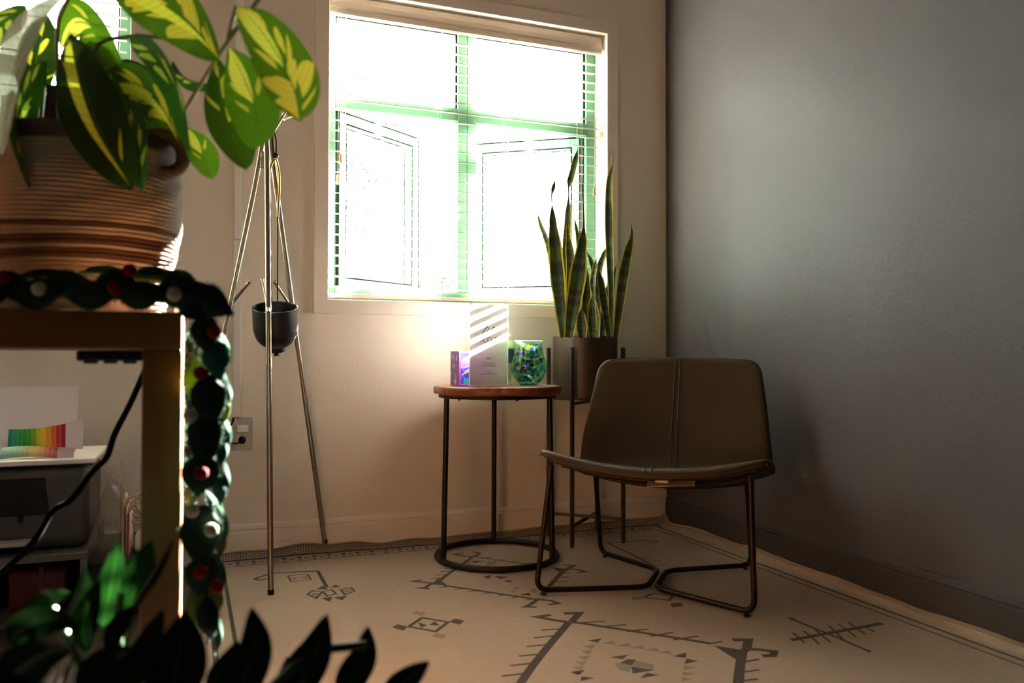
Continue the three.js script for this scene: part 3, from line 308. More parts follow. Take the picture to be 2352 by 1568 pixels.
const RUG = [["l",0,0.0122,[[-1.851,0.291],[-1.806,0.251],[-1.776,0.237],[-1.63,0.267],[-1.63,0.387],[-1.63,0.487]]],["l",0,0.0136,[[-1.851,0.291],[-1.835,0.316],[-1.81,0.306]]],["l",0,0.0068,[[-1.737,0.292],[-1.669,0.296],[-1.668,0.373],[-1.735,0.376],[-1.737,0.292]]],["f",1,[[-1.728,0.313],[-1.705,0.337],[-1.726,0.362]]],["f",1,[[-1.676,0.313],[-1.705,0.337],[-1.676,0.367]]],["l",0,0.0082,[[-1.702,0.547],[-1.681,0.51],[-1.655,0.537],[-1.681,0.601],[-1.702,0.547]]],["l",0,0.0082,[[-1.651,0.532],[-1.62,0.522],[-1.614,0.574],[-1.645,0.59],[-1.651,0.532]]],["l",0,0.0082,[[-1.592,0.529],[-1.555,0.52],[-1.552,0.566],[-1.589,0.595],[-1.592,0.529]]],["f",1,[[-1.691,0.551],[-1.68,0.532],[-1.665,0.544],[-1.679,0.581]]],["f",1,[[-1.584,0.541],[-1.56,0.532],[-1.558,0.564],[-1.583,0.58]]],["f",0,[[-1.667,0.5],[-1.64,0.461],[-1.63,0.51]]],["f",0,[[-1.622,0.495],[-1.597,0.466],[-1.588,0.503]]],["f",0,[[-1.665,0.607],[-1.63,0.604],[-1.647,0.655]]],["f",0,[[-1.629,0.611],[-1.585,0.607],[-1.607,0.654]]],["l",0,0.0122,[[-1.472,0.975],[-1.415,0.912],[-1.355,0.978],[-1.412,1.044],[-1.472,0.975]]],["f",0,[[-1.437,0.949],[-1.418,0.983],[-1.442,0.998]]],["f",0,[[-1.413,0.982],[-1.389,0.957],[-1.387,0.998]]],["f",0,[[-1.519,0.965],[-1.498,0.944],[-1.475,0.974],[-1.494,1.004]]],["f",0,[[-1.352,0.975],[-1.326,0.955],[-1.307,0.983],[-1.331,1.013]]],["f",1,[[-1.434,0.86],[-1.416,0.845],[-1.392,0.871],[-1.411,0.896]]],["f",1,[[-1.433,1.078],[-1.415,1.056],[-1.391,1.083],[-1.41,1.109]]],["l",0,0.015,[[-1.046,0.277],[-1.219,0.496],[-1.275,0.578]]],["l",0,0.015,[[-1.258,0.607],[-1.027,0.863]]],["l",0,0.0177,[[-0.993,0.828],[-0.804,0.586]]],["l",0,0.0095,[[-1.039,0.256],[-0.835,0.513]]],["l",0,0.0136,[[-1.042,0.266],[-1.065,0.246],[-1.092,0.205],[-1.056,0.197]]],["l",0,0.0136,[[-1.036,0.269],[-0.994,0.221],[-1.017,0.19]]],["f",0,[[-1.294,0.58],[-1.249,0.509],[-1.246,0.612]]],["l",0,0.015,[[-1.274,0.574],[-1.31,0.546],[-1.341,0.52],[-1.308,0.513]]],["l",0,0.015,[[-1.288,0.568],[-1.324,0.609],[-1.339,0.608],[-1.314,0.627]]],["l",0,0.0163,[[-1.021,0.865],[-1.064,0.908],[-1.089,0.924],[-1.057,0.94]]],["l",0,0.015,[[-1.021,0.865],[-0.987,0.898],[-0.976,0.928],[-1.014,0.931]]],["f",0,[[-0.817,0.52],[-0.766,0.567],[-0.821,0.616]]],["l",0,0.0163,[[-0.78,0.564],[-0.729,0.527],[-0.76,0.507]]],["l",0,0.015,[[-0.771,0.562],[-0.739,0.585],[-0.729,0.62],[-0.762,0.618]]],["l",0,0.0082,[[-1.236,0.627],[-1.279,0.624]]],["l",0,0.0082,[[-1.198,0.668],[-1.24,0.665]]],["l",0,0.0082,[[-1.16,0.708],[-1.202,0.705]]],["l",0,0.0082,[[-1.123,0.747],[-1.165,0.744]]],["l",0,0.0082,[[-1.086,0.786],[-1.128,0.782]]],["l",0,0.0082,[[-1.051,0.823],[-1.092,0.82]]],["l",0,0.0082,[[-1.015,0.861],[-1.057,0.857]]],["l",0,0.0082,[[-1.182,0.441],[-1.22,0.432]]],["l",0,0.0082,[[-1.21,0.479],[-1.247,0.47]]],["l",0,0.0082,[[-1.237,0.514],[-1.273,0.505]]],["l",0,0.0082,[[-1.154,0.405],[-1.192,0.396]]],["l",0,0.0082,[[-0.853,0.654],[-0.81,0.663]]],["l",0,0.0082,[[-0.886,0.704],[-0.844,0.713]]],["l",0,0.0082,[[-0.921,0.753],[-0.88,0.761]]],["l",0,0.0082,[[-0.955,0.8],[-0.915,0.808]]],["l",0,0.0082,[[-0.825,0.609],[-0.782,0.618]]],["l",0,0.0068,[[-1.018,0.302],[-0.972,0.299]]],["l",0,0.0068,[[-0.981,0.349],[-0.935,0.346]]],["l",0,0.0068,[[-0.944,0.394],[-0.898,0.392]]],["l",0,0.0068,[[-0.908,0.439],[-0.862,0.437]]],["l",0,0.0068,[[-0.872,0.483],[-0.827,0.481]]],["f",0,[[-1.063,0.323],[-1.012,0.342],[-1.064,0.357]]],["f",1,[[-1.09,0.347],[-1.063,0.323],[-1.099,0.393]]],["f",1,[[-1.013,0.348],[-0.97,0.37],[-1.033,0.424]]],["f",1,[[-1.057,0.415],[-1.02,0.407],[-1.046,0.441]]],["f",0,[[-1.093,0.544],[-1.059,0.545],[-1.091,0.587]]],["f",0,[[-1.06,0.557],[-1.012,0.588],[-1.051,0.602]]],["f",0,[[-1.048,0.622],[-1.015,0.63],[-1.038,0.655]]],["f",1,[[-1.054,0.713],[-1.019,0.715],[-1.042,0.74]]],["f",1,[[-1.073,0.746],[-1.045,0.747],[-1.068,0.773]]],["f",0,[[-1.059,0.798],[-1.02,0.788],[-1.026,0.824]]],["f",1,[[-1.014,0.773],[-0.976,0.743],[-0.997,0.801]]],["l",0,0.0163,[[-1.017,1.107],[-0.91,1.219],[-0.744,1.404]]],["l",0,0.0225,[[-1.027,1.108],[-1.167,1.271],[-1.253,1.375],[-1.343,1.492]]],["l",0,0.025,[[-0.69,1.474],[-0.76,1.556],[-0.878,1.701]]],["f",0,[[-0.744,1.42],[-0.699,1.47],[-0.67,1.482],[-0.72,1.515],[-0.751,1.525]]],["l",0,0.0204,[[-1.025,1.109],[-1.062,1.069],[-1.095,1.027],[-1.047,1.026]]],["l",0,0.0231,[[-1.017,1.107],[-0.959,1.04],[-1.004,1.026]]],["l",0,0.0245,[[-0.683,1.48],[-0.629,1.418],[-0.67,1.402]]],["l",0,0.0204,[[-0.69,1.47],[-0.65,1.489],[-0.621,1.516],[-0.644,1.538],[-0.671,1.53]]],["l",0,0.0095,[[-1.001,1.123],[-0.924,1.136]]],["l",0,0.0095,[[-0.949,1.177],[-0.879,1.186]]],["l",0,0.0095,[[-0.908,1.237],[-0.838,1.242]]],["l",0,0.0095,[[-0.865,1.296],[-0.79,1.293]]],["l",0,0.0095,[[-0.821,1.344],[-0.74,1.344]]],["l",0,0.0095,[[-0.752,1.405],[-0.704,1.403]]],["l",0,0.0095,[[-1.076,1.15],[-1.13,1.14]]],["l",0,0.0095,[[-1.112,1.197],[-1.174,1.192]]],["l",0,0.0095,[[-1.159,1.254],[-1.218,1.247]]],["l",0,0.0095,[[-1.206,1.312],[-1.263,1.304]]],["l",0,0.0095,[[-1.251,1.362],[-1.308,1.357]]],["l",0,0.0095,[[-1.296,1.417],[-1.35,1.412]]],["l",0,0.0095,[[-0.746,1.548],[-0.694,1.546]]],["l",0,0.0095,[[-0.789,1.601],[-0.74,1.605]]],["l",0,0.0095,[[-0.83,1.645],[-0.781,1.651]]],["f",0,[[-1.044,1.264],[-0.999,1.261],[-1.026,1.289]]],["f",1,[[-1.075,1.296],[-1.037,1.301],[-1.066,1.329]]],["f",1,[[-1.097,1.326],[-1.063,1.334],[-1.089,1.361]]],["f",1,[[-1.125,1.362],[-1.088,1.367],[-1.114,1.393]]],["f",1,[[-1.144,1.391],[-1.112,1.399],[-1.138,1.424]]],["f",1,[[-1.167,1.42],[-1.132,1.426],[-1.156,1.446]]],["f",0,[[-1.186,1.448],[-1.143,1.448],[-1.172,1.473]]],["f",0,[[-1.171,1.484],[-1.145,1.504],[-1.186,1.508]]],["f",1,[[-1.021,1.298],[-0.979,1.289],[-0.985,1.321]]],["f",1,[[-0.993,1.326],[-0.95,1.319],[-0.958,1.351]]],["f",1,[[-0.964,1.353],[-0.922,1.348],[-0.93,1.381]]],["f",1,[[-0.937,1.384],[-0.897,1.379],[-0.905,1.41]]],["f",1,[[-0.911,1.411],[-0.875,1.408],[-0.885,1.44]]],["f",0,[[-0.891,1.449],[-0.842,1.438],[-0.865,1.471]]],["f",0,[[-0.866,1.475],[-0.848,1.501],[-0.892,1.505]]],["f",1,[[-0.896,1.512],[-0.877,1.537],[-0.917,1.538]]],["f",1,[[-0.924,1.547],[-0.902,1.569],[-0.939,1.567]]],["f",1,[[-0.945,1.576],[-0.926,1.595],[-0.961,1.595]]],["f",0,[[-1.047,1.396],[-0.99,1.396],[-1.022,1.42]]],["f",0,[[-1.04,1.44],[-1.01,1.425],[-0.992,1.437],[-1.022,1.467]]],["f",0,[[-1.026,1.471],[-0.985,1.514],[-1.046,1.513]]],["f",1,[[-0.994,1.44],[-0.966,1.482],[-0.987,1.511],[-1.021,1.469]]],["f",1,[[-1.056,1.438],[-1.04,1.44],[-1.024,1.468],[-1.048,1.504],[-1.064,1.483]]],["f",0,[[-1.011,1.522],[-0.989,1.543],[-1.045,1.546]]],["l",0,0.0177,[[-0.518,1.461],[-0.372,1.454],[-0.178,1.444]]],["l",0,0.0109,[[-0.397,1.308],[-0.392,1.398],[-0.387,1.47],[-0.386,1.605]]],["f",0,[[-0.511,1.447],[-0.492,1.463],[-0.523,1.471]]],["f",0,[[-0.195,1.428],[-0.172,1.442],[-0.19,1.458]]],["f",0,[[-0.396,1.301],[-0.379,1.315],[-0.405,1.324]]],["f",0,[[-0.391,1.589],[-0.375,1.603],[-0.395,1.614]]],["l",0,0.0068,[[-0.475,1.415],[-0.5,1.492]]],["l",0,0.0068,[[-0.435,1.413],[-0.47,1.514]]],["l",0,0.0068,[[-0.398,1.416],[-0.432,1.514]]],["l",0,0.0068,[[-0.335,1.402],[-0.383,1.509]]],["l",0,0.0068,[[-0.298,1.398],[-0.334,1.505]]],["l",0,0.0068,[[-0.261,1.4],[-0.295,1.501]]],["l",0,0.0068,[[-0.241,1.438],[-0.255,1.495]]],["l",0,0.0095,[[-0.227,0.301],[-0.259,0.26],[-0.438,0.249],[-0.442,0.448],[-0.451,0.635]]],["l",0,0.0095,[[-0.227,0.301],[-0.284,0.303]]],["l",1,0.0041,[[-0.413,0.328],[-0.366,0.305],[-0.314,0.343],[-0.347,0.389],[-0.397,0.388],[-0.421,0.352],[-0.413,0.328]]],["l",0,0.0068,[[-0.492,0.511],[-0.388,0.519]]],["l",0,0.0068,[[-0.489,0.571],[-0.388,0.579]]],["l",0,0.0068,[[-0.492,0.635],[-0.391,0.636]]],["f",0,[[-0.651,0.85],[-0.613,0.855],[-0.623,0.885],[-0.66,0.88]]],["f",1,[[-0.733,0.957],[-0.693,0.958],[-0.707,0.99],[-0.745,0.986]]],["f",1,[[-0.561,0.951],[-0.525,0.959],[-0.544,0.996],[-0.581,0.984]]],["f",0,[[-0.651,1.058],[-0.613,1.062],[-0.628,1.096],[-0.664,1.093]]],["l",0,0.0095,[[-0.696,0.971],[-0.638,0.942],[-0.601,0.994],[-0.635,1.026],[-0.696,0.971]]]];
// ---------- lounge chair ----------
const leather = phys({ color: 0xffffff, map: dataTex(512, (u, v) => { const n = tileFbm(u, v, 5, 4, 81), m = tileFbm(u, v, 40, 2, 82); const k = 0.82 + 0.3 * n + 0.06 * m; return [0.205 * k, 0.155 * k, 0.085 * k]; }, { srgb: true, repeat: [1.2, 1.2] }), specularIntensity: 0.4, roughness: 0.42, bumpMap: again(leatherT, 9), bumpScale: 0.0006 });
const leatherEdge = mat({ color: hx('#241b11'), roughness: 0.5 });
{
  const t = thing('lounge_chair', 'olive brown leather lounge chair on thin dark metal legs, facing the window table', 'chair', [-0.561, 0.0095, 0.8385], -0.7217);
  const prof = new THREE.CatmullRomCurve3([[0.318, 0.396], [0.3, 0.409], [0.24, 0.402], [0.05, 0.364], [-0.09, 0.332], [-0.165, 0.334], [-0.212, 0.385], [-0.24, 0.475], [-0.293, 0.62], [-0.345, 0.768]].map(([z, y]) => V(0, y, z)), false, 'centripetal');
  const L = prof.getLength(), sm = (a, b, x) => { const q = Math.min(1, Math.max(0, (x - a) / (b - a))); return q * q * (3 - 2 * q); };
  const keyW = [[0, 0.352], [0.08, 0.366], [0.3, 0.362], [0.5, 0.35], [0.6, 0.345], [0.8, 0.325], [1, 0.298]];
  const lin = (K, t) => { for (let i = 1; i < K.length; i++) if (t <= K[i][0]) { const f = (t - K[i - 1][0]) / (K[i][0] - K[i - 1][0]); return K[i - 1][1] + f * (K[i][1] - K[i - 1][1]); } return K[K.length - 1][1]; };
  const mid = (s, tt) => {
    const p = prof.getPointAt(Math.min(1, Math.max(0, tt))); let w = lin(keyW, tt);
    const e0 = tt * L, e1 = (1 - tt) * L; const rc = (e, r) => (e < r ? r - Math.sqrt(Math.max(0, r * r - (r - e) ** 2)) : 0);
    w -= rc(e0, 0.045) + rc(e1, 0.055);
    const seat = 1 - sm(0.45, 0.62, tt), back = sm(0.5, 0.66, tt);
    return V(0.022 + s * w, p.y + (0.05 * seat + 0.022 * (1 - seat) * (1 - sm(0.6, 0.8, tt)) - 0.006 * back * sm(0.9, 1, tt)) * Math.pow(Math.abs(s), 2.2), p.z + (back * 0.035 - 0.012 * seat) * s * s);
  };
  const frame = (s, tt) => { const e = 0.004; const a = mid(Math.min(1, s + e), tt).sub(mid(Math.max(-1, s - e), tt)), b = mid(s, Math.min(1, tt + e)).sub(mid(s, Math.max(0, tt - e))); return V(0, 0, 0).crossVectors(b, a).normalize().negate(); };
  const TN = 72, PN = 96, th = 0.034, pos = [], uv = [], idx = [];
  for (let i = 0; i <= TN; i++) {
    const q = i / TN, tt = 0.5 - 0.5 * Math.cos(Math.PI * q) * (0.7 + 0.3 * Math.abs(Math.cos(Math.PI * q)) ** 2), end = Math.min(tt, 1 - tt) * L, thk = th * Math.sqrt(Math.min(1, Math.max(0.002, end / 0.02)));
    for (let j = 0; j <= PN; j++) {
      const ph = j / PN * Math.PI * 2, c = Math.cos(ph), sn = Math.sin(ph), s = Math.sign(c) * Math.pow(Math.abs(c), 0.5), o = Math.sign(sn) * Math.pow(Math.abs(sn), 0.42);
      const n = frame(s * 0.985, tt), p = mid(s, tt).addScaledVector(n, o * thk * 0.5);
      if (o > 0) p.addScaledVector(n, -0.0025 * Math.exp(-((s * 0.35) ** 2) / 0.00004));
      pos.push(p.x, p.y, p.z); uv.push(p.x, tt * L);
    }
  }
  for (let i = 0; i < TN; i++) for (let j = 0; j < PN; j++) { const a = i * (PN + 1) + j, b = a + 1, d = a + PN + 1, e = d + 1; idx.push(a, d, b, b, d, e); }
  for (const [i, fl] of [[0, 0], [TN, 1]]) for (let j = 0; j < PN / 2; j++) { const o = i * (PN + 1), a = o + j, b = a + 1, d = o + PN - j, e = d - 1; fl ? idx.push(a, d, b, b, d, e) : idx.push(a, b, d, b, e, d); }
  const g = new THREE.BufferGeometry(); g.setAttribute('position', new THREE.Float32BufferAttribute(pos, 3)); g.setAttribute('uv', new THREE.Float32BufferAttribute(uv, 2)); g.setIndex(idx); g.computeVertexNormals();
  leather.side = THREE.DoubleSide;
  part('shell', g, leather, t, 'one-piece padded leather seat and backrest');
  const on = (s, tt, o) => mid(s, tt).addScaledVector(frame(s * 0.985, tt), o);
  const line = []; for (let i = 1; i <= 119; i++) line.push(0.004 + 0.992 * i / 120);
  for (const s of [-0.03, 0.03]) part('seam', rod(line.map((q) => on(s, q, th * 0.5 - 0.001)), 0.0019, { smooth: true, radial: 6, step: 0.012 }), leatherEdge, t, 'raised double seam down the middle');
  const rim = []; for (let i = 0; i <= 60; i++) { const q = 0.025 + 0.963 * i / 60; rim.push(on(0.995, q, -0.006)); } for (let i = 1; i < 20; i++) rim.push(on(1 - i / 10, 0.997, 0)); for (let i = 60; i >= 0; i--) { const q = 0.025 + 0.963 * i / 60; rim.push(on(-0.995, q, -0.006)); }
  part('piping', rod(rim, 0.0042, { smooth: true, radial: 8, step: 0.012 }), leatherEdge, t, 'stitched edge piping');
  const frontSeam = []; for (let i = 0; i <= 30; i++) frontSeam.push(on(-0.93 + 1.86 * i / 30, 0.012, -0.014)); part('piping', rod(frontSeam, 0.003, { smooth: true, radial: 6 }), leatherEdge, t);
  for (const k of [-1, 1]) {
    const fx = k < 0 ? -0.345 : 0.337, bx = k < 0 ? -0.272 : 0.292;
    part('leg_frame', rod([[k < 0 ? -0.302 : 0.325, 0.415, 0.262], [fx, 0.012, 0.29], [k * 0.014, 0.012, 0.126], [k * 0.014, 0.012, -0.104], [bx, 0.012, -0.292], [k < 0 ? -0.262 : 0.285, 0.33, -0.17]], 0.009, { fillet: 0.045, radial: 14, step: 0.008 }), M.chairMetal, t, 'bent metal rod forming two legs and the floor rail');
{ const q = []; for (let i = 0; i <= 12; i++) q.push(on(k * 0.8, 0.1 + 0.38 * i / 12, -th * 0.5 - 0.004)); part('seat_rail', rod(q, 0.006, { smooth: true }), M.chairMetal, t); }
    for (const z of [0.272, -0.27]) { const gx = z > 0 ? fx * 0.93 : bx * 0.93; part('glide', new THREE.CylinderGeometry(0.0075, 0.0085, 0.007, 14).translate(gx, 0.0005, z > 0 ? 0.28 : -0.281), M.blackPl, t); }
  }
  for (const q of [0.17, 0.42]) { const e = []; for (let i = 0; i <= 12; i++) e.push(on(-0.8 + 1.6 * i / 12, q, -th * 0.5 - 0.003)); part('seat_brace', rod(e, 0.006, { smooth: true }), M.chairMetal, t); }
  const tagT = canvasTex(256, 64, (c, w, h) => { c.fillStyle = '#e8e0d2'; c.fillRect(0, 0, w, h); c.fillStyle = '#555'; for (let y = 14; y < 60; y += 12) for (let x = 12; x < 240; x += 11) c.fillRect(x, y, 4 + hash(x, y, 5) * 6, 3); });
  const tg = part('care_label', uvmUnit(new THREE.BoxGeometry(0.15, 0.0012, 0.05)), mat({ map: tagT, roughness: 0.8 }), t, 'white printed label under the seat'); tg.position.set(0.075, 0.366, 0.19); tg.rotation.set(0.2, 0.1, 0.05);
  const tg2 = part('care_label', uvmUnit(new THREE.BoxGeometry(0.04, 0.016, 0.001)), mat({ map: tagT, roughness: 0.8 }), t); tg2.position.set(0.05, 0.379, 0.215);
}
function uvmUnit(g) { return g; }
// ---------- side table ----------
const TB = 0.6686;
{
  const t = thing('side_table', 'round wooden side table on three black legs with a ring base', 'table', [-0.957, 0.0072, 0.315]);
  const wood = mat({ map: dataTex(512, (u, v) => { const w = fbm(u, v, 2, 3, 91), x = u - 0.42 + 0.16 * w, y = v - 0.55 + 0.12 * fbm(u, v, 3, 2, 95), r = Math.sqrt(x * x + y * y); const ringk = 0.5 + 0.5 * Math.sin(r * 120 + 5 * w), f = fbm(u, v, 60, 2, 97, 1, 0.2); const k = 0.8 + 0.22 * ringk * w + 0.22 * f, kn = Math.exp(-r * 9) * 0.3; return [0.47 * k - kn, 0.225 * k - kn, 0.09 * k - kn * 0.6]; }, { srgb: true, repeat: [2.0, 2.0] }), roughness: 0.38, bumpMap: again(fibreT, 4), bumpScale: 0.0005 });
  const rad = (a) => 0.238 + 0.007 * Math.sin(2 * a + 0.6) + 0.006 * Math.sin(3 * a + 2.1) + 0.004 * Math.sin(5 * a + 1) + 0.0025 * Math.sin(9 * a);
  const pos = [], idx = [], uv = [], N = 120, prof = [[0, 0.661], [0.5, 0.661], [0.955, 0.661], [0.985, 0.6602], [1, 0.655], [1.004, 0.645], [0.997, 0.634], [0.98, 0.628], [0.9, 0.627], [0, 0.627]];
  for (let k = 0; k < prof.length; k++) for (let i = 0; i <= N; i++) { const a = i / N * Math.PI * 2, r = rad(a) * prof[k][0] + (k > 2 && k < 8 ? 0.0012 * Math.sin(a * 37 + k) : 0), y = prof[k][1] + (k === 7 ? 0.003 * Math.sin(a * 4 + 1) : 0); pos.push(r * Math.cos(a), y, r * Math.sin(a)); uv.push(r * Math.cos(a) + (k > 2 ? 0 : 0), r * Math.sin(a) + (k > 3 && k < 8 ? (y - 0.66) * 3 : 0)); }
  for (let k = 0; k < prof.length - 1; k++) for (let i = 0; i < N; i++) { const a = k * (N + 1) + i, b = a + 1, d = a + N + 1, e = d + 1; idx.push(a, b, d, b, e, d); }
  const g = new THREE.BufferGeometry(); g.setAttribute('position', new THREE.Float32BufferAttribute(pos, 3)); g.setAttribute('uv', new THREE.Float32BufferAttribute(uv, 2)); g.setIndex(idx); g.computeVertexNormals(); wood.side = THREE.DoubleSide;
  part('tabletop', g, wood, t, 'thick slab of reddish wood with a wavy natural edge');
  const tor = (R, r, y) => new THREE.TorusGeometry(R, r, 14, 96).rotateX(Math.PI / 2).translate(0, y, 0);
  part('ring_base', tor(0.23, 0.0115, 0.0115), M.blackMetal, t);
  part('top_ring', join([new THREE.TorusGeometry(0.222, 0.006, 10, 96).rotateX(Math.PI / 2).translate(0, 0.622, 0), ...[0.5, 1.6, 2.6, 3.9, 5.4].map((a) => new THREE.CylinderGeometry(0.004, 0.004, 0.006, 10).translate(0.222 * Math.cos(a), 0.615, 0.222 * Math.sin(a)))]), M.blackMetal, t);
  for (const a of [172, 287, 44]) { const q = a * Math.PI / 180; part('leg', rod([[0.227 * Math.cos(q), 0.012, 0.227 * Math.sin(q)], [0.215 * Math.cos(q), 0.624, 0.215 * Math.sin(q)]], 0.0105), M.blackMetal, t); }
}
// ---------- acrylic sign ----------
{
  const W = 0.226, H = 0.312, p0 = V(-1.095, TB + 0.001, 0.388), p1 = V(-0.897, TB + 0.001, 0.272);
  const t = thing('sign_holder', 'clear acrylic stand holding a white printed sheet, standing on the side table', 'sign', [(p0.x + p1.x) / 2, TB + 0.0005, (p0.z + p1.z) / 2], -Math.atan2(p1.z - p0.z, p1.x - p0.x));
  const print = canvasTex(1024, 1414, (c, w, h) => {
    c.fillStyle = '#f1f0ee'; c.fillRect(0, 0, w, h);
    const X = (x) => (x - 300) / 650 * w, Y = (y) => (y - 55) / 1450 * h;
    c.strokeStyle = '#040404'; c.lineWidth = 15; c.lineJoin = 'miter'; c.beginPath(); c.moveTo(X(500), Y(587)); c.lineTo(X(586), Y(445)); c.lineTo(X(630), Y(502)); c.stroke();
    c.beginPath(); c.moveTo(X(578), Y(518)); c.lineTo(X(620), Y(585)); c.lineTo(X(704), Y(445)); c.lineTo(X(746), Y(502)); c.stroke();
    c.fillStyle = '#161616'; c.textAlign = 'center'; c.textBaseline = 'alphabetic';
    const fit = (s, x0, x1, yb, px, wt = '') => { c.save(); c.font = `${wt}${px}px sans-serif`; const k = (X(x1) - X(x0)) / c.measureText(s).width; c.translate((X(x0) + X(x1)) / 2, Y(yb)); c.scale(k, 1); c.fillText(s, 0, 0); c.restore(); };
    // thin drawn capitals
    c.strokeStyle = '#1c1c1c'; c.lineWidth = 9; const cap = [[478, 528], [534, 596], [604, 662], [672, 716], [730, 768]], y0 = Y(642), y1 = Y(737);
    const S = (f) => { c.beginPath(); f(); c.stroke(); };
    { const [a, b] = cap[0].map(X); S(() => { c.moveTo(a, y1); c.lineTo(a, y0); c.lineTo(a + (b - a) * 0.5, y0); c.quadraticCurveTo(b, y0, b, y0 + (y1 - y0) * 0.27); c.quadraticCurveTo(b, y0 + (y1 - y0) * 0.54, a + (b - a) * 0.5, y0 + (y1 - y0) * 0.54); c.lineTo(a, y0 + (y1 - y0) * 0.54); c.moveTo(a + (b - a) * 0.5, y0 + (y1 - y0) * 0.54); c.lineTo(b, y1); }); }
    for (const k of [1, 2]) { const [a, b] = cap[k].map(X), cx = (a + b) / 2, cy = (y0 + y1) / 2; S(() => { c.ellipse(cx, cy, (b - a) / 2, (y1 - y0) / 2, 0, k === 2 ? 0.02 : 0, k === 2 ? Math.PI * 1.8 : Math.PI * 2); if (k === 2) { c.moveTo(cx, cy); c.lineTo(b, cy); } }); }
    { const [a, b] = cap[3].map(X), r = (b - a) / 2; S(() => { c.moveTo(a, y0); c.lineTo(a, y1 - r); c.quadraticCurveTo(a, y1, a + r, y1); c.quadraticCurveTo(b, y1, b, y1 - r); c.lineTo(b, y0); }); }
    { const [a, b] = cap[4].map(X); S(() => { c.moveTo(b, y0); c.lineTo(a, y0); c.lineTo(a, y1); c.lineTo(b, y1); c.moveTo(a, (y0 + y1) / 2); c.lineTo(b - 10, (y0 + y1) / 2); }); }
    fit('R E F O R M', 535, 695, 775, 34);
    c.fillStyle = '#080808'; fit('Raffle for:', 582, 664, 1042, 44, 'bold '); fit('Dry Needling Session', 530, 722, 1127, 40); fit('Reformer Pilates Session', 515, 742, 1168, 40);
    fit('Please write down', 565, 690, 1284, 28, 'bold '); fit('Name, phone number and email address', 490, 768, 1318, 28, 'bold ');
  });
  part('acrylic_front', plain(W, H, 0.0008, 0, H / 2, 0.0022), phys({ color: 0xffffff, transmission: 1, thickness: 0, roughness: 0.08, ior: 1.49 }), t);
  part('printed_sheet', new THREE.PlaneGeometry(W - 0.004, H - 0.004).translate(0, H / 2, 0), phys({ map: print, color: 0xffffff, roughness: 1, transmission: 0.13, thickness: 0, side: THREE.DoubleSide }), t);
  part('acrylic_edge', join([span(-W / 2 - 0.002, -W / 2, 0, H, -0.003, 0.003, 0.0005), span(W / 2, W / 2 + 0.0012, 0, H, -0.003, 0.003, 0.0004), span(-W / 2, W / 2, H, H + 0.0012, -0.003, 0.003, 0.0004)]), phys({ color: hx('#eef6f0'), transmission: 0.5, thickness: 0, roughness: 0.8 }), t, 'bright polished acrylic edge');
  part('acrylic_foot', span(-W / 2, W / 2, 0, 0.0025, -0.004, 0.018, 0.001), phys({ color: 0xffffff, transmission: 1, thickness: 0, roughness: 0.05 }), t);
}
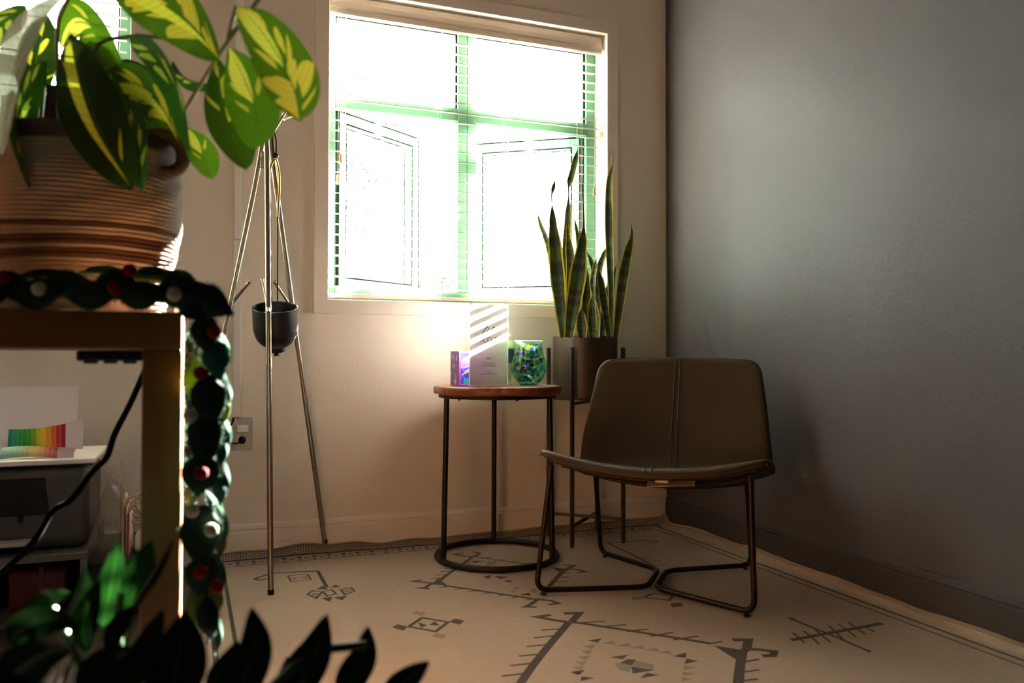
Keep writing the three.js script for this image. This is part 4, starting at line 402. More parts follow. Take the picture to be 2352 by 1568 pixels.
// ---------- boxed card set ----------
{
  const t = thing('card_box', 'small purple illustrated box half hidden behind the acrylic sign', 'box', [-1.078, TB, 0.29], 0.26);
  const side = canvasTex(256, 512, (c, w, h) => {
    c.fillStyle = '#6a5a86'; c.fillRect(0, 0, w, h); c.fillStyle = '#8f5fb0'; c.fillRect(0, 0, w, 40); c.fillRect(20, 40, 120, 110);  // muted purple: shade of this side face put into its colour
    c.fillStyle = '#c9a968'; c.font = 'bold 62px sans-serif'; c.fillText('Self', 22, 104);
    c.fillStyle = '#9fb7c6'; c.beginPath(); c.ellipse(200, 100, 22, 48, 0.1, 0, 7); c.fill(); c.beginPath(); c.ellipse(160, 450, 34, 44, 0, 0, 7); c.fill();
    c.strokeStyle = '#d58f86'; c.lineWidth = 14; c.beginPath(); c.moveTo(50, 170); c.lineTo(90, 240); c.lineTo(150, 190); c.moveTo(120, 250); c.lineTo(150, 200); c.moveTo(140, 310); c.lineTo(200, 420); c.stroke();
    c.fillStyle = '#c9a968'; c.beginPath(); c.moveTo(10, 310); c.lineTo(50, 320); c.lineTo(20, 350); c.fill(); c.fillStyle = '#8a4f8e'; c.beginPath(); c.ellipse(50, 440, 50, 80, 0.2, 0, 7); c.fill();
  });
  const front = canvasTex(512, 512, (c, w, h) => {
    c.fillStyle = '#1d2c96'; c.fillRect(0, 0, w, h); c.fillStyle = '#d884d6'; c.beginPath(); c.ellipse(170, 150, 175, 90, -0.2, 0, 7); c.fill(); c.strokeStyle = '#8f3f9e'; c.lineWidth = 14; for (let i = 0; i < 4; i++) { c.beginPath(); c.moveTo(0, 140 + i * 32); c.quadraticCurveTo(160, 120 + i * 30, 330, 60 + i * 34); c.stroke(); }
    c.fillStyle = '#f08a80'; c.beginPath(); c.moveTo(0, 370); c.lineTo(240, 250); c.lineTo(260, 310); c.fill(); c.fillStyle = '#1f8fa0'; c.beginPath(); c.moveTo(90, 512); c.lineTo(110, 410); c.lineTo(300, 400); c.lineTo(320, 512); c.fill(); c.strokeStyle = '#8fc7ea'; c.lineWidth = 7; c.beginPath(); c.moveTo(0, 460); c.lineTo(80, 350); c.lineTo(140, 420); c.moveTo(10, 230); c.lineTo(90, 250); c.lineTo(100, 285); c.lineTo(180, 280); c.stroke();
  });
  const purple = mat({ color: hx('#8d3fa6'), roughness: 0.5 });
  const six = (m, k) => [0, 1, 2, 3, 4, 5].map((i) => (i === k ? m : purple));
  const body = new THREE.Mesh(new THREE.BoxGeometry(0.094, 0.132, 0.054), six(mat({ map: side, roughness: 0.5 }), 1)); body.name = 'carton'; body.position.set(-0.001, 0.066, -0.006); t.add(body);
  part('lid', join([span(-0.049, -0.04, 0.001, 0.13, 0.022, 0.029, 0.001), span(-0.049, 0.048, 0.123, 0.13, 0.022, 0.029, 0.001), span(0.04, 0.048, 0.001, 0.13, 0.022, 0.029, 0.001), span(-0.049, 0.048, 0.001, 0.006, 0.022, 0.029, 0.001)]), purple, t, 'bright purple rim round the front');
  part('inset_picture', new THREE.PlaneGeometry(0.082, 0.119).translate(0, 0.0645, 0.0235), mat({ map: front, roughness: 0.5 }), t, 'blue, pink and teal printed picture');
}
// ---------- jar and vase ----------
{
  const t = thing('glass_jar', 'tall clear glass jar with green bands, mostly hidden behind the acrylic sign', 'jar', [-0.912, TB, 0.16]);
  part('body', lathe([[0.068, 0.004], [0.07, 0.02], [0.076, 0.09], [0.079, 0.15], [0.079, 0.165]]), phys({ color: hx('#e4f2e4'), transmission: 0.95, thickness: 0, roughness: 0.05, ior: 1.5 }), t);
  part('base', lathe([[0, 0], [0.06, 0], [0.068, 0.004], [0.069, 0.01], [0.062, 0.013], [0, 0.012]]), phys({ color: hx('#cfe8cf'), transmission: 0.6, thickness: 0, roughness: 0.4 }), t);
  part('green_band', lathe([[0.0795, 0.148], [0.0795, 0.176], [0.081, 0.178], [0.081, 0.181], [0.078, 0.181]]), phys({ color: hx('#b9dc9a'), transmission: 0.5, thickness: 0, roughness: 0.8 }), t, 'pale green collar');
  const fl = canvasTex(512, 256, (c, w, h) => { c.fillStyle = '#11332a'; c.fillRect(0, 0, w, h); for (let i = 0; i < 60; i++) { c.fillStyle = ['#b4482e', '#e2b088', '#2f6a4a', '#d8d2c0'][i % 4]; c.beginPath(); c.ellipse(hash(i, 1, 3) * w, hash(i, 2, 3) * h, 8 + hash(i, 3, 3) * 14, 6, hash(i, 4, 3) * 3, 0, 7); c.fill(); } });
  part('printed_sleeve', lathe([[0.0772, 0.086], [0.0796, 0.142]]), mat({ map: fl, roughness: 0.6, side: THREE.DoubleSide }), t, 'dark floral paper sleeve');
  part('dome_lid', lathe([[0.081, 0.181], [0.079, 0.192], [0.066, 0.206], [0.04, 0.216], [0.012, 0.219], [0, 0.219]]), phys({ color: 0xffffff, transmission: 0.9, thickness: 0, roughness: 0.12 }), t, 'clear domed lid');
}
{
  const t = thing('glass_vase', 'round blown glass vase flecked with blue, teal and lime green spots', 'vase', [-0.818, TB, 0.296]);
  const sp = canvasTex(1024, 512, (c, w, h) => {
    c.fillStyle = '#9ad8d2'; c.fillRect(0, 0, w, h);
    for (let i = 0; i < 330; i++) {
      const r = (k) => hash(i, k, 17); c.fillStyle = ['#3cb4b0', '#3a9a6a', '#2a3cc8', '#4a68f0', '#d2ee3c', '#bfe43c', '#effffd', '#48c0b8', '#2c2f9c', '#d8f050'][Math.floor(r(1) * 10)];
      const x = r(2) * w, y = (r(3) ** 0.9) * h, a = 12 + r(4) * 26, b = 8 + r(5) * 17, q = r(6) * 1.4 - 0.3;
      for (const dx of [0, -w, w]) { c.beginPath(); c.ellipse(x + dx, y, a, b, q, 0, 7); c.fill(); }
    }
    c.fillStyle = 'rgba(225,245,245,0.75)'; c.fillRect(0, 0, w, 44);  // pale band paints the white glare at the vase rim
  });
  const prof = [[0.034, 0.003], [0.05, 0.014], [0.061, 0.032], [0.0685, 0.055], [0.07, 0.075], [0.0665, 0.098], [0.0605, 0.118], [0.0555, 0.138], [0.053, 0.158], [0.0555, 0.173]];
  const cur = new THREE.SplineCurve(prof.map((p) => new THREE.Vector2(...p))).getPoints(40);
  part('body', new THREE.LatheGeometry(cur, 72), phys({ map: sp, color: 0xffffff, transmission: 0.9, thickness: 0, roughness: 0.08, ior: 1.5, side: THREE.DoubleSide }), t);
  part('rim', new THREE.TorusGeometry(0.0555, 0.0028, 12, 72).rotateX(Math.PI / 2).translate(0, 0.173, 0), phys({ color: hx('#dff2f2'), transmission: 0.6, thickness: 0, roughness: 0.5 }), t, 'thick pale glass rim');
  part('foot', lathe([[0, 0], [0.03, 0], [0.036, 0.003], [0.034, 0.008], [0, 0.009]]), phys({ color: hx('#6fa88a'), transmission: 0.6, thickness: 0, roughness: 0.3 }), t);
}
// ---------- plant stand, planter ----------
{
  const t = thing('plant_stand', 'bronze metal plant stand with four square legs and crossed bars', 'plant stand', [-0.509, 0.011, 0.176]);
  const q = 0.117;
  for (const [a, b] of [[-1, -1], [-1, 1], [1, 1], [1, -1]]) part('leg', join([box(0.015, 0.8, 0.015, 0.002, a * q, 0.408, b * q), new THREE.CylinderGeometry(0.007, 0.008, 0.008, 12).translate(a * q, 0.004, b * q)]), M.bronzeBar, t);
  for (const s of [1, -1]) {
    for (const y of [0.085, 0.578]) { const g = box(0.32, 0.012, 0.012, 0.002, 0, 0, 0); g.rotateY(s * Math.PI / 4).translate(0, y + (s > 0 ? 0 : 0.0125), 0); part('cross_bar', g, M.bronzeBar, t); }
  }
}
{
  const t = thing('potted_snake_plant', 'tall snake plant with yellow-edged leaves in a bronze pot by the corner', 'plant', [-0.509, 0, 0.176]);
  const brz = phys({ map: dataTex(256, (u, v) => { const k = 0.85 + 0.3 * tileFbm(u, v, 6, 4, 101); return [0.27 * k, 0.22 * k, 0.185 * k]; }, { srgb: true }), metalness: 0.4, roughness: 0.4, side: THREE.DoubleSide });
  part('pot', lathe([[0, 0.609], [0.132, 0.609], [0.1365, 0.612], [0.1365, 0.865], [0.1355, 0.867], [0.1325, 0.867], [0.1325, 0.83], [0, 0.83]]), brz, t, 'plain cylindrical bronze metal pot');
  part('soil', new THREE.CylinderGeometry(0.132, 0.132, 0.012, 40).translate(0, 0.83, 0), M.soil, t);
  const snakeT = (s) => canvasTex(256, 1024, (c, w, h) => {
    c.fillStyle = '#3d5a24'; c.fillRect(0, 0, w, h);
    for (let y = 0; y < h; y += 1) for (let k = 0; k < 1; k++) { const n = fbm(0.2, y / h, 40, 3, s), m = fbm(0.7, y / h, 90, 2, s + 3); if (n + 0.35 * m > 0.66) { c.strokeStyle = `rgba(18,32,12,${0.5 + 0.4 * m})`; c.lineWidth = 1.5; c.beginPath(); for (let x = 0; x <= w; x += 8) { const yy = y + 9 * Math.sin(x * 0.11 + s) + 5 * Math.sin(x * 0.31 + y * 0.02); x ? c.lineTo(x, yy) : c.moveTo(x, yy); } c.stroke(); } }
    c.fillStyle = 'rgba(20,36,14,0.35)'; c.fillRect(w * 0.4, 0, w * 0.2, h);
    for (const sd of [0, 1]) { c.fillStyle = '#c9b838'; c.beginPath(); for (let y = 0; y <= h; y += 8) { const e = 22 + 8 * vnoise(y / 60, 0.5, 999, s + sd); const x = sd ? w - e : e; y ? c.lineTo(x, y) : c.moveTo(x, y); } c.lineTo(sd ? w : 0, h); c.lineTo(sd ? w : 0, 0); c.fill(); }
  });
  const sm = [5, 15, 25].map((s) => phys({ map: snakeT(s), color: 0xffffff, roughness: 0.95, transmission: 0.22, thickness: 0, clearcoat: 0.5, clearcoatRoughness: 0.3, side: THREE.DoubleSide }));
  SNAKE.forEach((l, i) => {
    const P = l.p.map(([x, y, z]) => [x + 0.509, y, z - 0.176]);
    part('leaf', blade(P, l.n, l.w, { fold: 0.35, seg: 44, ws: 4, thick: 0.0022, wave: 0.04 }), sm[i % 3], t);
  });
}
// ---------- coat rack and hanging planter ----------
{
  const t = thing('coat_rack', 'brushed nickel tripod coat rack of bent tubes with short pegs', 'coat rack');
  for (const k of ['front', 'right', 'left']) {
    const L = part('leg', rod(RACK[k], 0.0095, { fillet: 0.12, radial: 18, step: 0.02 }), M.nickel, t);
    const a = V(RACK[k][0]), b = V(RACK[k][1]).sub(a).normalize(); const f = new THREE.CylinderGeometry(0.0105, 0.01, 0.016, 16).applyQuaternion(new THREE.Quaternion().setFromUnitVectors(V(0, 1, 0), b)).translate(a.x, a.y + 0.006, a.z);
    part('rubber_foot', f, M.blackPl, L);
  }
  RACK.pegs.forEach(([a, b]) => { const d = V(b).sub(V(a)).normalize(); part('peg', join([rod([a, b], 0.0055, { radial: 14 }), new THREE.CylinderGeometry(0.0075, 0.0062, 0.005, 16).applyQuaternion(new THREE.Quaternion().setFromUnitVectors(V(0, 1, 0), d)).translate(...b)]), M.nickel, t); });
  const j = V(RACK.left[2]); part('joint_bracket', join([box(0.016, 0.045, 0.012, 0.003, j.x + 0.008, j.y - 0.01, j.z + 0.004), box(0.03, 0.02, 0.014, 0.003, j.x + 0.016, j.y + 0.01, j.z + 0.03)]), M.nickel, t);
}
{
  const c = V(HANG.c), b = V(HANG.bot), R = HANG.r;
  const t = thing('hanging_planter', 'black bowl planter hung on cord and brass tubes from the coat rack', 'planter');
  const up = c.clone().sub(b).normalize(), h = c.distanceTo(b), q = new THREE.Quaternion().setFromUnitVectors(V(0, 1, 0), V(up.x, up.y, up.z + 0.27).normalize());
  const pr = []; for (let i = 0; i <= 24; i++) { const a = i / 24 * Math.PI / 2; pr.push([R * Math.pow(Math.sin(a), 0.8), (h - 0.008) * (1 - Math.pow(Math.cos(a), 0.9)) * 0.62]); } pr.push([R * 1.0, h * 0.98], [R, h], [R - 0.003, h + 0.001], [R - 0.005, h - 0.002], [R - 0.006, h * 0.6], [R * 0.6, h * 0.14], [0, h * 0.08]);
  const bowl = lathe(pr).translate(0, -h, 0).applyQuaternion(q).translate(c.x, c.y, c.z);
  M.blackMatte.side = THREE.DoubleSide;
  part('bowl', bowl, M.blackMatte, t);
  part('drain_cap', lathe([[0, -0.012], [0.028, -0.012], [0.031, -0.008], [0.031, 0.006], [0, 0.006]]).translate(0, -h, 0).applyQuaternion(q).translate(c.x, c.y, c.z), M.blackMatte, t);
  const cord = mat({ color: hx('#141312'), roughness: 0.9 });
  part('cord', join([rod([HANG.l1, HANG.l2, [HANG.l2[0] + 0.002, HANG.l2[1] - 0.03, HANG.l2[2]]], 0.0024, { smooth: true, radial: 8 }), rod([HANG.r1, HANG.r2, [HANG.r2[0], HANG.r2[1] - 0.025, HANG.r2[2] + 0.01]], 0.0024, { smooth: true, radial: 8 })]), cord, t);
  const k = V(HANG.knot), tp = V(HANG.top);
  part('cord', join([rod([[k.x - 0.004, k.y, k.z], [k.x - 0.009, (k.y + tp.y) / 2, k.z], tp.toArray()], 0.0026, { smooth: true, radial: 8 }), rod([[k.x + 0.003, k.y, k.z], [k.x + 0.003, (k.y + tp.y) / 2, k.z], tp.toArray()], 0.0026, { smooth: true, radial: 8 })]), cord, t);
  part('knot', new THREE.TorusKnotGeometry(0.006, 0.0028, 60, 8, 2, 3).translate(k.x, k.y - 0.002, k.z), cord, t);
  part('brass_tube', rod([HANG.l1, HANG.arL, [k.x, k.y - 0.012, k.z], HANG.arR, HANG.r1], 0.0042, { smooth: true, radial: 14 }), M.brass, t, 'bent brass tube sleeve');
  const bt = V(0, -h - 0.012, 0).applyQuaternion(q).add(c);
  const fr = []; for (let i = 0; i < 14; i++) fr.push(rod([bt.toArray(), [bt.x + rr(-0.006, 0.006), bt.y - 0.008, bt.z + rr(-0.006, 0.006)], [bt.x + rr(-0.01, 0.01), bt.y - rr(0.012, 0.02), bt.z + rr(-0.008, 0.008)]], 0.0012, { smooth: true, radial: 5, step: 0.006 }));
  part('frayed_end', join(fr), cord, t, 'frayed knotted cord end');
}
// ---------- wall fittings ----------
solo('cord_cover', 'long white cable cover running down the wall beside the coat rack', 'cable cover', join([span(-1.918, -1.884, 0.547, 1.225, 0.0, 0.014, 0.006), span(-1.917, -1.885, 1.2255, 2.6, 0.0, 0.013, 0.006)]), M.whitePl);
{
  const t = thing('wall_outlet', 'white double wall outlet at the foot of the cable cover', 'outlet', [-1.88, 0.4825, 0.0]);
  part('faceplate', box(0.076, 0.124, 0.007, 0.003, 0, 0, 0.0035), M.greyPl, t);
  for (const y of [0.02, -0.02]) { const r = part('receptacle', box(0.034, 0.029, 0.003, 0.001, 0, y, 0.0078), M.whitePl, t); part('slots', join([[-0.006, 0.003], [0.006, 0.003], [0, -0.008]].map(([x, yy]) => plain(0.002, 0.007, 0.0008, x, y + yy, 0.0096))), M.blackPl, r); }
  part('screw', new THREE.CylinderGeometry(0.003, 0.003, 0.002, 12).rotateX(Math.PI / 2).translate(0, 0, 0.0075), M.nickel, t);
}
{
  const t = thing('phone_charger', 'white square plug charger in the upper outlet socket', 'charger', [-1.879, 0.505, 0.0095]);
  part('body', box(0.042, 0.028, 0.028, 0.004, 0, 0, 0.0142), M.whitePl, t);
  part('cable', rod([[-0.004, 0.0, 0.029], [-0.01, 0.008, 0.034], [-0.022, 0.02, 0.026], [-0.026, 0.04, 0.008]], 0.0018, { smooth: true, radial: 8 }), M.whitePl, t);
}
{
  const t = thing('power_plug', 'black plug with a looping black cord in the lower outlet socket', 'plug', [-1.88, 0.4615, 0.0095]);
  part('body', lathe([[0, 0], [0.014, 0], [0.0145, 0.012], [0.011, 0.02], [0.006, 0.024], [0, 0.024]], 24).rotateX(Math.PI / 2), M.blackPl, t);
  part('cord', rod([[-0.002, -0.002, 0.022], [-0.02, -0.01, 0.028], [-0.05, 0.0, 0.026], [-0.066, 0.022, 0.022], [-0.058, 0.046, 0.016], [-0.038, 0.062, 0.01], [-0.031, 0.085, 0.006]], 0.0032, { smooth: true, radial: 10 }), M.blackPl, t);
}
// ---------- rug ----------
{
  const S = 2048, SPAN = 2.05, XL = -2.04;
  const cv = document.createElement('canvas'); cv.width = cv.height = S; const c = cv.getContext('2d');
  const X = (x) => (x - XL) / SPAN * S, Y = (z) => z / SPAN * S, k = S / SPAN;
  c.fillStyle = '#9a8c7c'; c.fillRect(0, 0, S, S);
  const ink = ['#2b2926', '#756c62']; c.lineCap = 'butt'; c.lineJoin = 'miter';
  for (const m of RUG) {
    const P = m[0] === 'f' ? m[2] : m[3]; c.beginPath(); P.forEach(([x, z], i) => (i ? c.lineTo(X(x), Y(z)) : c.moveTo(X(x), Y(z))));
    if (m[0] === 'f') { c.closePath(); c.fillStyle = ink[m[1]]; c.fill(); } else { c.strokeStyle = ink[m[1]]; c.lineWidth = m[2] * k; c.stroke(); }
  }
  const ln = (x0, z0, x1, z1, w) => { c.strokeStyle = ink[0]; c.lineWidth = w * k; c.beginPath(); c.moveTo(X(x0), Y(z0)); c.lineTo(X(x1), Y(z1)); c.stroke(); };
  ln(-1.955, 0.092, -0.108, 0.092, 0.006); ln(-2.03, 0.04, -0.07, 0.04, 0.007); ln(-1.948, 0.092, -1.935, 2.05, 0.011); ln(-2.0, 0.04, -1.99, 2.05, 0.014); ln(-0.108, 0.092, -0.104, 2.05, 0.007); ln(-0.07, 0.04, -0.066, 2.05, 0.011);
  c.fillStyle = ink[0];
  for (let i = 0; i < 190; i++) for (let r = 0; r < 4; r++) { const x = -2.02 + i * 0.0105 + (r % 2) * 0.002; if (x > -0.02) continue; c.beginPath(); const z = 0.008 + r * 0.0075, a = 0.0034, b = 0.0028; c.moveTo(X(x - a), Y(z)); c.lineTo(X(x), Y(z - b)); c.lineTo(X(x + a), Y(z)); c.lineTo(X(x), Y(z + b)); c.fill(); }
  for (let i = 0; i < 34; i++) { const x = -1.95 + i * 0.056, z = 0.066; if (x > -0.12) continue; c.beginPath(); c.moveTo(X(x - 0.011), Y(z - 0.016)); c.lineTo(X(x + 0.011), Y(z - 0.016)); c.lineTo(X(x), Y(z - 0.002)); c.fill(); c.beginPath(); c.moveTo(X(x - 0.011), Y(z + 0.018)); c.lineTo(X(x + 0.011), Y(z + 0.018)); c.lineTo(X(x), Y(z + 0.002)); c.fill(); c.strokeStyle = ink[0]; c.lineWidth = 0.004 * k; c.beginPath(); c.moveTo(X(x + 0.02), Y(z)); c.lineTo(X(x + 0.028), Y(z - 0.008)); c.lineTo(X(x + 0.036), Y(z)); c.stroke(); }
  const im = c.getImageData(0, 0, S, S), d = im.data;
  for (let y = 0; y < S; y++) for (let x = 0; x < S; x++) {
    const i = (y * S + x) * 4, th = hash(x >> 1, y, 7), tv = hash(x, y >> 2, 9), sl = vnoise(x / 3, y / 60, 1e9, 13), sl2 = vnoise(x / 70, y / 3, 1e9, 15), st = fbm(x / S, y / S, 4, 3, 23);
    const drop = th > 0.8 ? 0.4 : 0, g = 0.93 + 0.05 * tv + 0.07 * sl * sl2 + 0.08 * (st - 0.5);
    for (let q = 0; q < 3; q++) { const base = [154, 140, 124][q]; d[i + q] = Math.min(255, (d[i + q] + (base - d[i + q]) * drop) * g); }
  }
  for (let n = 0; n < 60; n++) { const x = Math.floor(hash(n, 1, 77) * S), y = Math.floor(hash(n, 2, 77) * S), r = 1 + Math.floor(hash(n, 3, 77) * 3); for (let yy = -r; yy <= r; yy++) for (let xx = -r; xx <= r; xx++) if (xx * xx + yy * yy <= r * r) { const i = (((y + yy + S) % S) * S + (x + xx + S) % S) * 4; d[i] *= 0.72; d[i + 1] *= 0.66; d[i + 2] *= 0.6; } }
  c.putImageData(im, 0, 0);
  const T = new THREE.CanvasTexture(cv); T.colorSpace = THREE.SRGBColorSpace; T.flipY = false; T.wrapS = THREE.ClampToEdgeWrapping; T.wrapT = THREE.MirroredRepeatWrapping; T.wrapS = THREE.MirroredRepeatWrapping; T.magFilter = THREE.LinearFilter;
  const rm = phys({ map: T, roughness: 0.95, bumpMap: again(weaveT, 12), bumpScale: 0.0009, sheen: 0.2, sheenRoughness: 0.6, sheenColor: hx('#d8c8b0') });
  const t = thing('area_rug', 'cream woven rug printed with charcoal geometric motifs under the chair', 'rug');
  const nz = (x, s) => vnoise(x * 3, 0.5, 1e9, s) - 0.5 + 0.5 * (vnoise(x * 9, 0.5, 1e9, s + 1) - 0.5);
  const curl = (e, R, wob) => { if (e <= 0) return [-e, 0]; const a = Math.min(e / R, 1.35); return [-R * Math.sin(a), R * (1 - Math.cos(a)) * wob]; };
  const place = (x, v) => {
    let X1 = x, Z = v, H = 0.004;
    const wb = 0.85 + 0.75 * nz(x, 3) + 0.25 * Math.exp(-(((x + 1.57) / 0.12) ** 2)), wr = 0.9 + 0.9 * nz(v, 5);
    const e = 0.075 - v; if (e > 0) { const [dz, h] = curl(e, 0.055, wb); Z = 0.075 + dz; H += h; }
    const er = x + 0.066; if (er > 0) { const [dx, h] = curl(er, 0.05, wr); X1 = -0.066 - dx - 0.004 * nz(v, 8); H += h * 0.9; }
    H += 0.0015 * Math.max(0, nz(x * 2 + v * 3, 11));
    return [X1, H, Z];
  };
  const xs = [], vs = []; for (let i = 0; i <= 60; i++) xs.push(-2.035 + (1.965) * i / 60); for (let i = 1; i <= 8; i++) xs.push(-0.07 + 0.062 * i / 8);
  for (let i = 0; i <= 12; i++) vs.push(0.004 + 0.076 * i / 12); for (let i = 1; i <= 90; i++) vs.push(0.08 + 1.96 * i / 90);
  const pos = [], uv = [], idx = [], n = xs.length;
  for (const v of vs) for (const x of xs) { pos.push(...place(x, v)); uv.push((x - XL) / SPAN, v / SPAN); }
  for (let i = 0; i < vs.length - 1; i++) for (let j = 0; j < n - 1; j++) { const a = i * n + j; idx.push(a, a + n, a + 1, a + 1, a + n, a + n + 1); }
  const g = new THREE.BufferGeometry(); g.setAttribute('position', new THREE.Float32BufferAttribute(pos, 3)); g.setAttribute('uv', new THREE.Float32BufferAttribute(uv, 2)); g.setIndex(idx); g.computeVertexNormals(); rm.side = THREE.DoubleSide;
  part('woven_field', g, rm, t);
  const hem = mat({ color: hx('#bfa98a'), roughness: 0.95, bumpMap: again(weaveT, 40), bumpScale: 0.002 });
  const eb = [], er = []; for (let i = 0; i <= 80; i++) { eb.push(place(-2.035 + 2.02 * i / 80, 0.004)); er.push(place(-0.0085, 0.01 + 2.02 * i / 80)); }
  part('hem', rod(eb, 0.0035, { smooth: true, radial: 8, step: 0.02 }), mat({ color: hx('#8f8474'), roughness: 0.95 }), t, 'stitched back edge curling up the baseboard');
  part('hem', rod(er, 0.006, { smooth: true, radial: 8, step: 0.02 }), hem, t, 'rolled tan edge along the grey wall');
}
// ---------- console table in the foreground ----------
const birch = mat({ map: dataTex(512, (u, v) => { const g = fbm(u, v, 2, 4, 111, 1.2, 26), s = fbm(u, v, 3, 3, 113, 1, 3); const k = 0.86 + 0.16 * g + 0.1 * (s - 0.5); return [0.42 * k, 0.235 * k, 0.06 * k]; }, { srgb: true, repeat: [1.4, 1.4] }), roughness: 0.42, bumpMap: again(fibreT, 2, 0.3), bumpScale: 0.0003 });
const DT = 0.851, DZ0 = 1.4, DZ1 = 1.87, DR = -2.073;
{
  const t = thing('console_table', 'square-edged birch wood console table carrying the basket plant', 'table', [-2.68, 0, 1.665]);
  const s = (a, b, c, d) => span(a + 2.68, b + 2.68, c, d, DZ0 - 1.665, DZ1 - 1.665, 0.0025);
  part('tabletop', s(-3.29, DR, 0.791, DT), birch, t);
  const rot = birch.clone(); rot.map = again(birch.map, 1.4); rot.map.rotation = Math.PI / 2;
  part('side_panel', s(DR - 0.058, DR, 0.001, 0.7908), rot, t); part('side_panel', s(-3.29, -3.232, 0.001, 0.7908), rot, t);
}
{
  const t = thing('power_hub', 'black power strip fixed under the console table top', 'power strip', [-2.187, 0.7905, 1.735]);
  part('body', box(0.1, 0.018, 0.05, 0.004, 0, -0.01, 0), M.blackPl, t);
  for (const x of [-0.03, 0, 0.03]) part('socket', box(0.02, 0.006, 0.03, 0.002, x, -0.0205, 0), M.blackPl, t);
}
solo('power_cable', 'flat black cable hanging down behind the console table leg', 'cable', (() => { const g = rod(CABLE, 0.006, { smooth: true, radial: 10 }); return g; })(), phys({ color: hx('#080808'), roughness: 0.9, specularIntensity: 0.1 }));
// ---------- basket ----------
const BX = -2.241, BZ = 1.602;
{
  const t = thing('rope_basket', 'cream rope basket with brown stripes on the console table', 'basket', [BX, DT + 0.0025, BZ]);
  const rope = (hex) => mat({ color: hx(hex), roughness: 0.95, bumpMap: again(fibreT, 30, 2), bumpScale: 0.006 });
  const cream = rope('#ddd2bd'), brown = rope('#6b4a36'), dark = rope('#6a5d52');
  const R = (h) => 0.128 + 0.034 * Math.sin(Math.min(1, h / 0.24) * Math.PI / 2) - 0.008 * Math.max(0, (h - 0.24) / 0.08);
  for (let i = 0; i < 42; i++) {
    const h = 0.005 + i * 0.0076, g = new THREE.TorusGeometry(R(h), 0.0042, 8, 90).rotateX(Math.PI / 2);
    const p = g.attributes.position; for (let k = 0; k < p.count; k++) { const x = p.getX(k), z = p.getZ(k), a = Math.atan2(z, x); const w = 1 + 0.006 * Math.sin(a * 5 + i * 0.4) + 0.004 * Math.sin(a * 11 + i); p.setXYZ(k, x * w, p.getY(k) + 0.0015 * Math.sin(a * 3 + i * 0.3), z * w); }
    g.computeVertexNormals(); part('rope_coil', g.translate(0, h, 0), [12, 13, 15, 16, 19].includes(i) ? brown : i > 37 ? dark : cream, t, [12, 13, 15, 16, 19].includes(i) ? 'brown stripe' : i > 37 ? 'grey brown rim' : undefined);
  }
  part('basket_floor', new THREE.CylinderGeometry(0.126, 0.126, 0.01, 40).translate(0, 0.012, 0), cream, t);
  for (const [x, z, ry] of [[0.13, 0.085, 0.45], [-0.13, -0.085, 0.45]]) { const e = part('handle', new THREE.TorusGeometry(0.033, 0.0105, 12, 40).scale(1.15, 1.0, 1.4), dark, t, 'thick grey rope handle loop'); e.position.set(x, 0.292, z); e.rotation.set(0, 0.36, -0.3); }
}
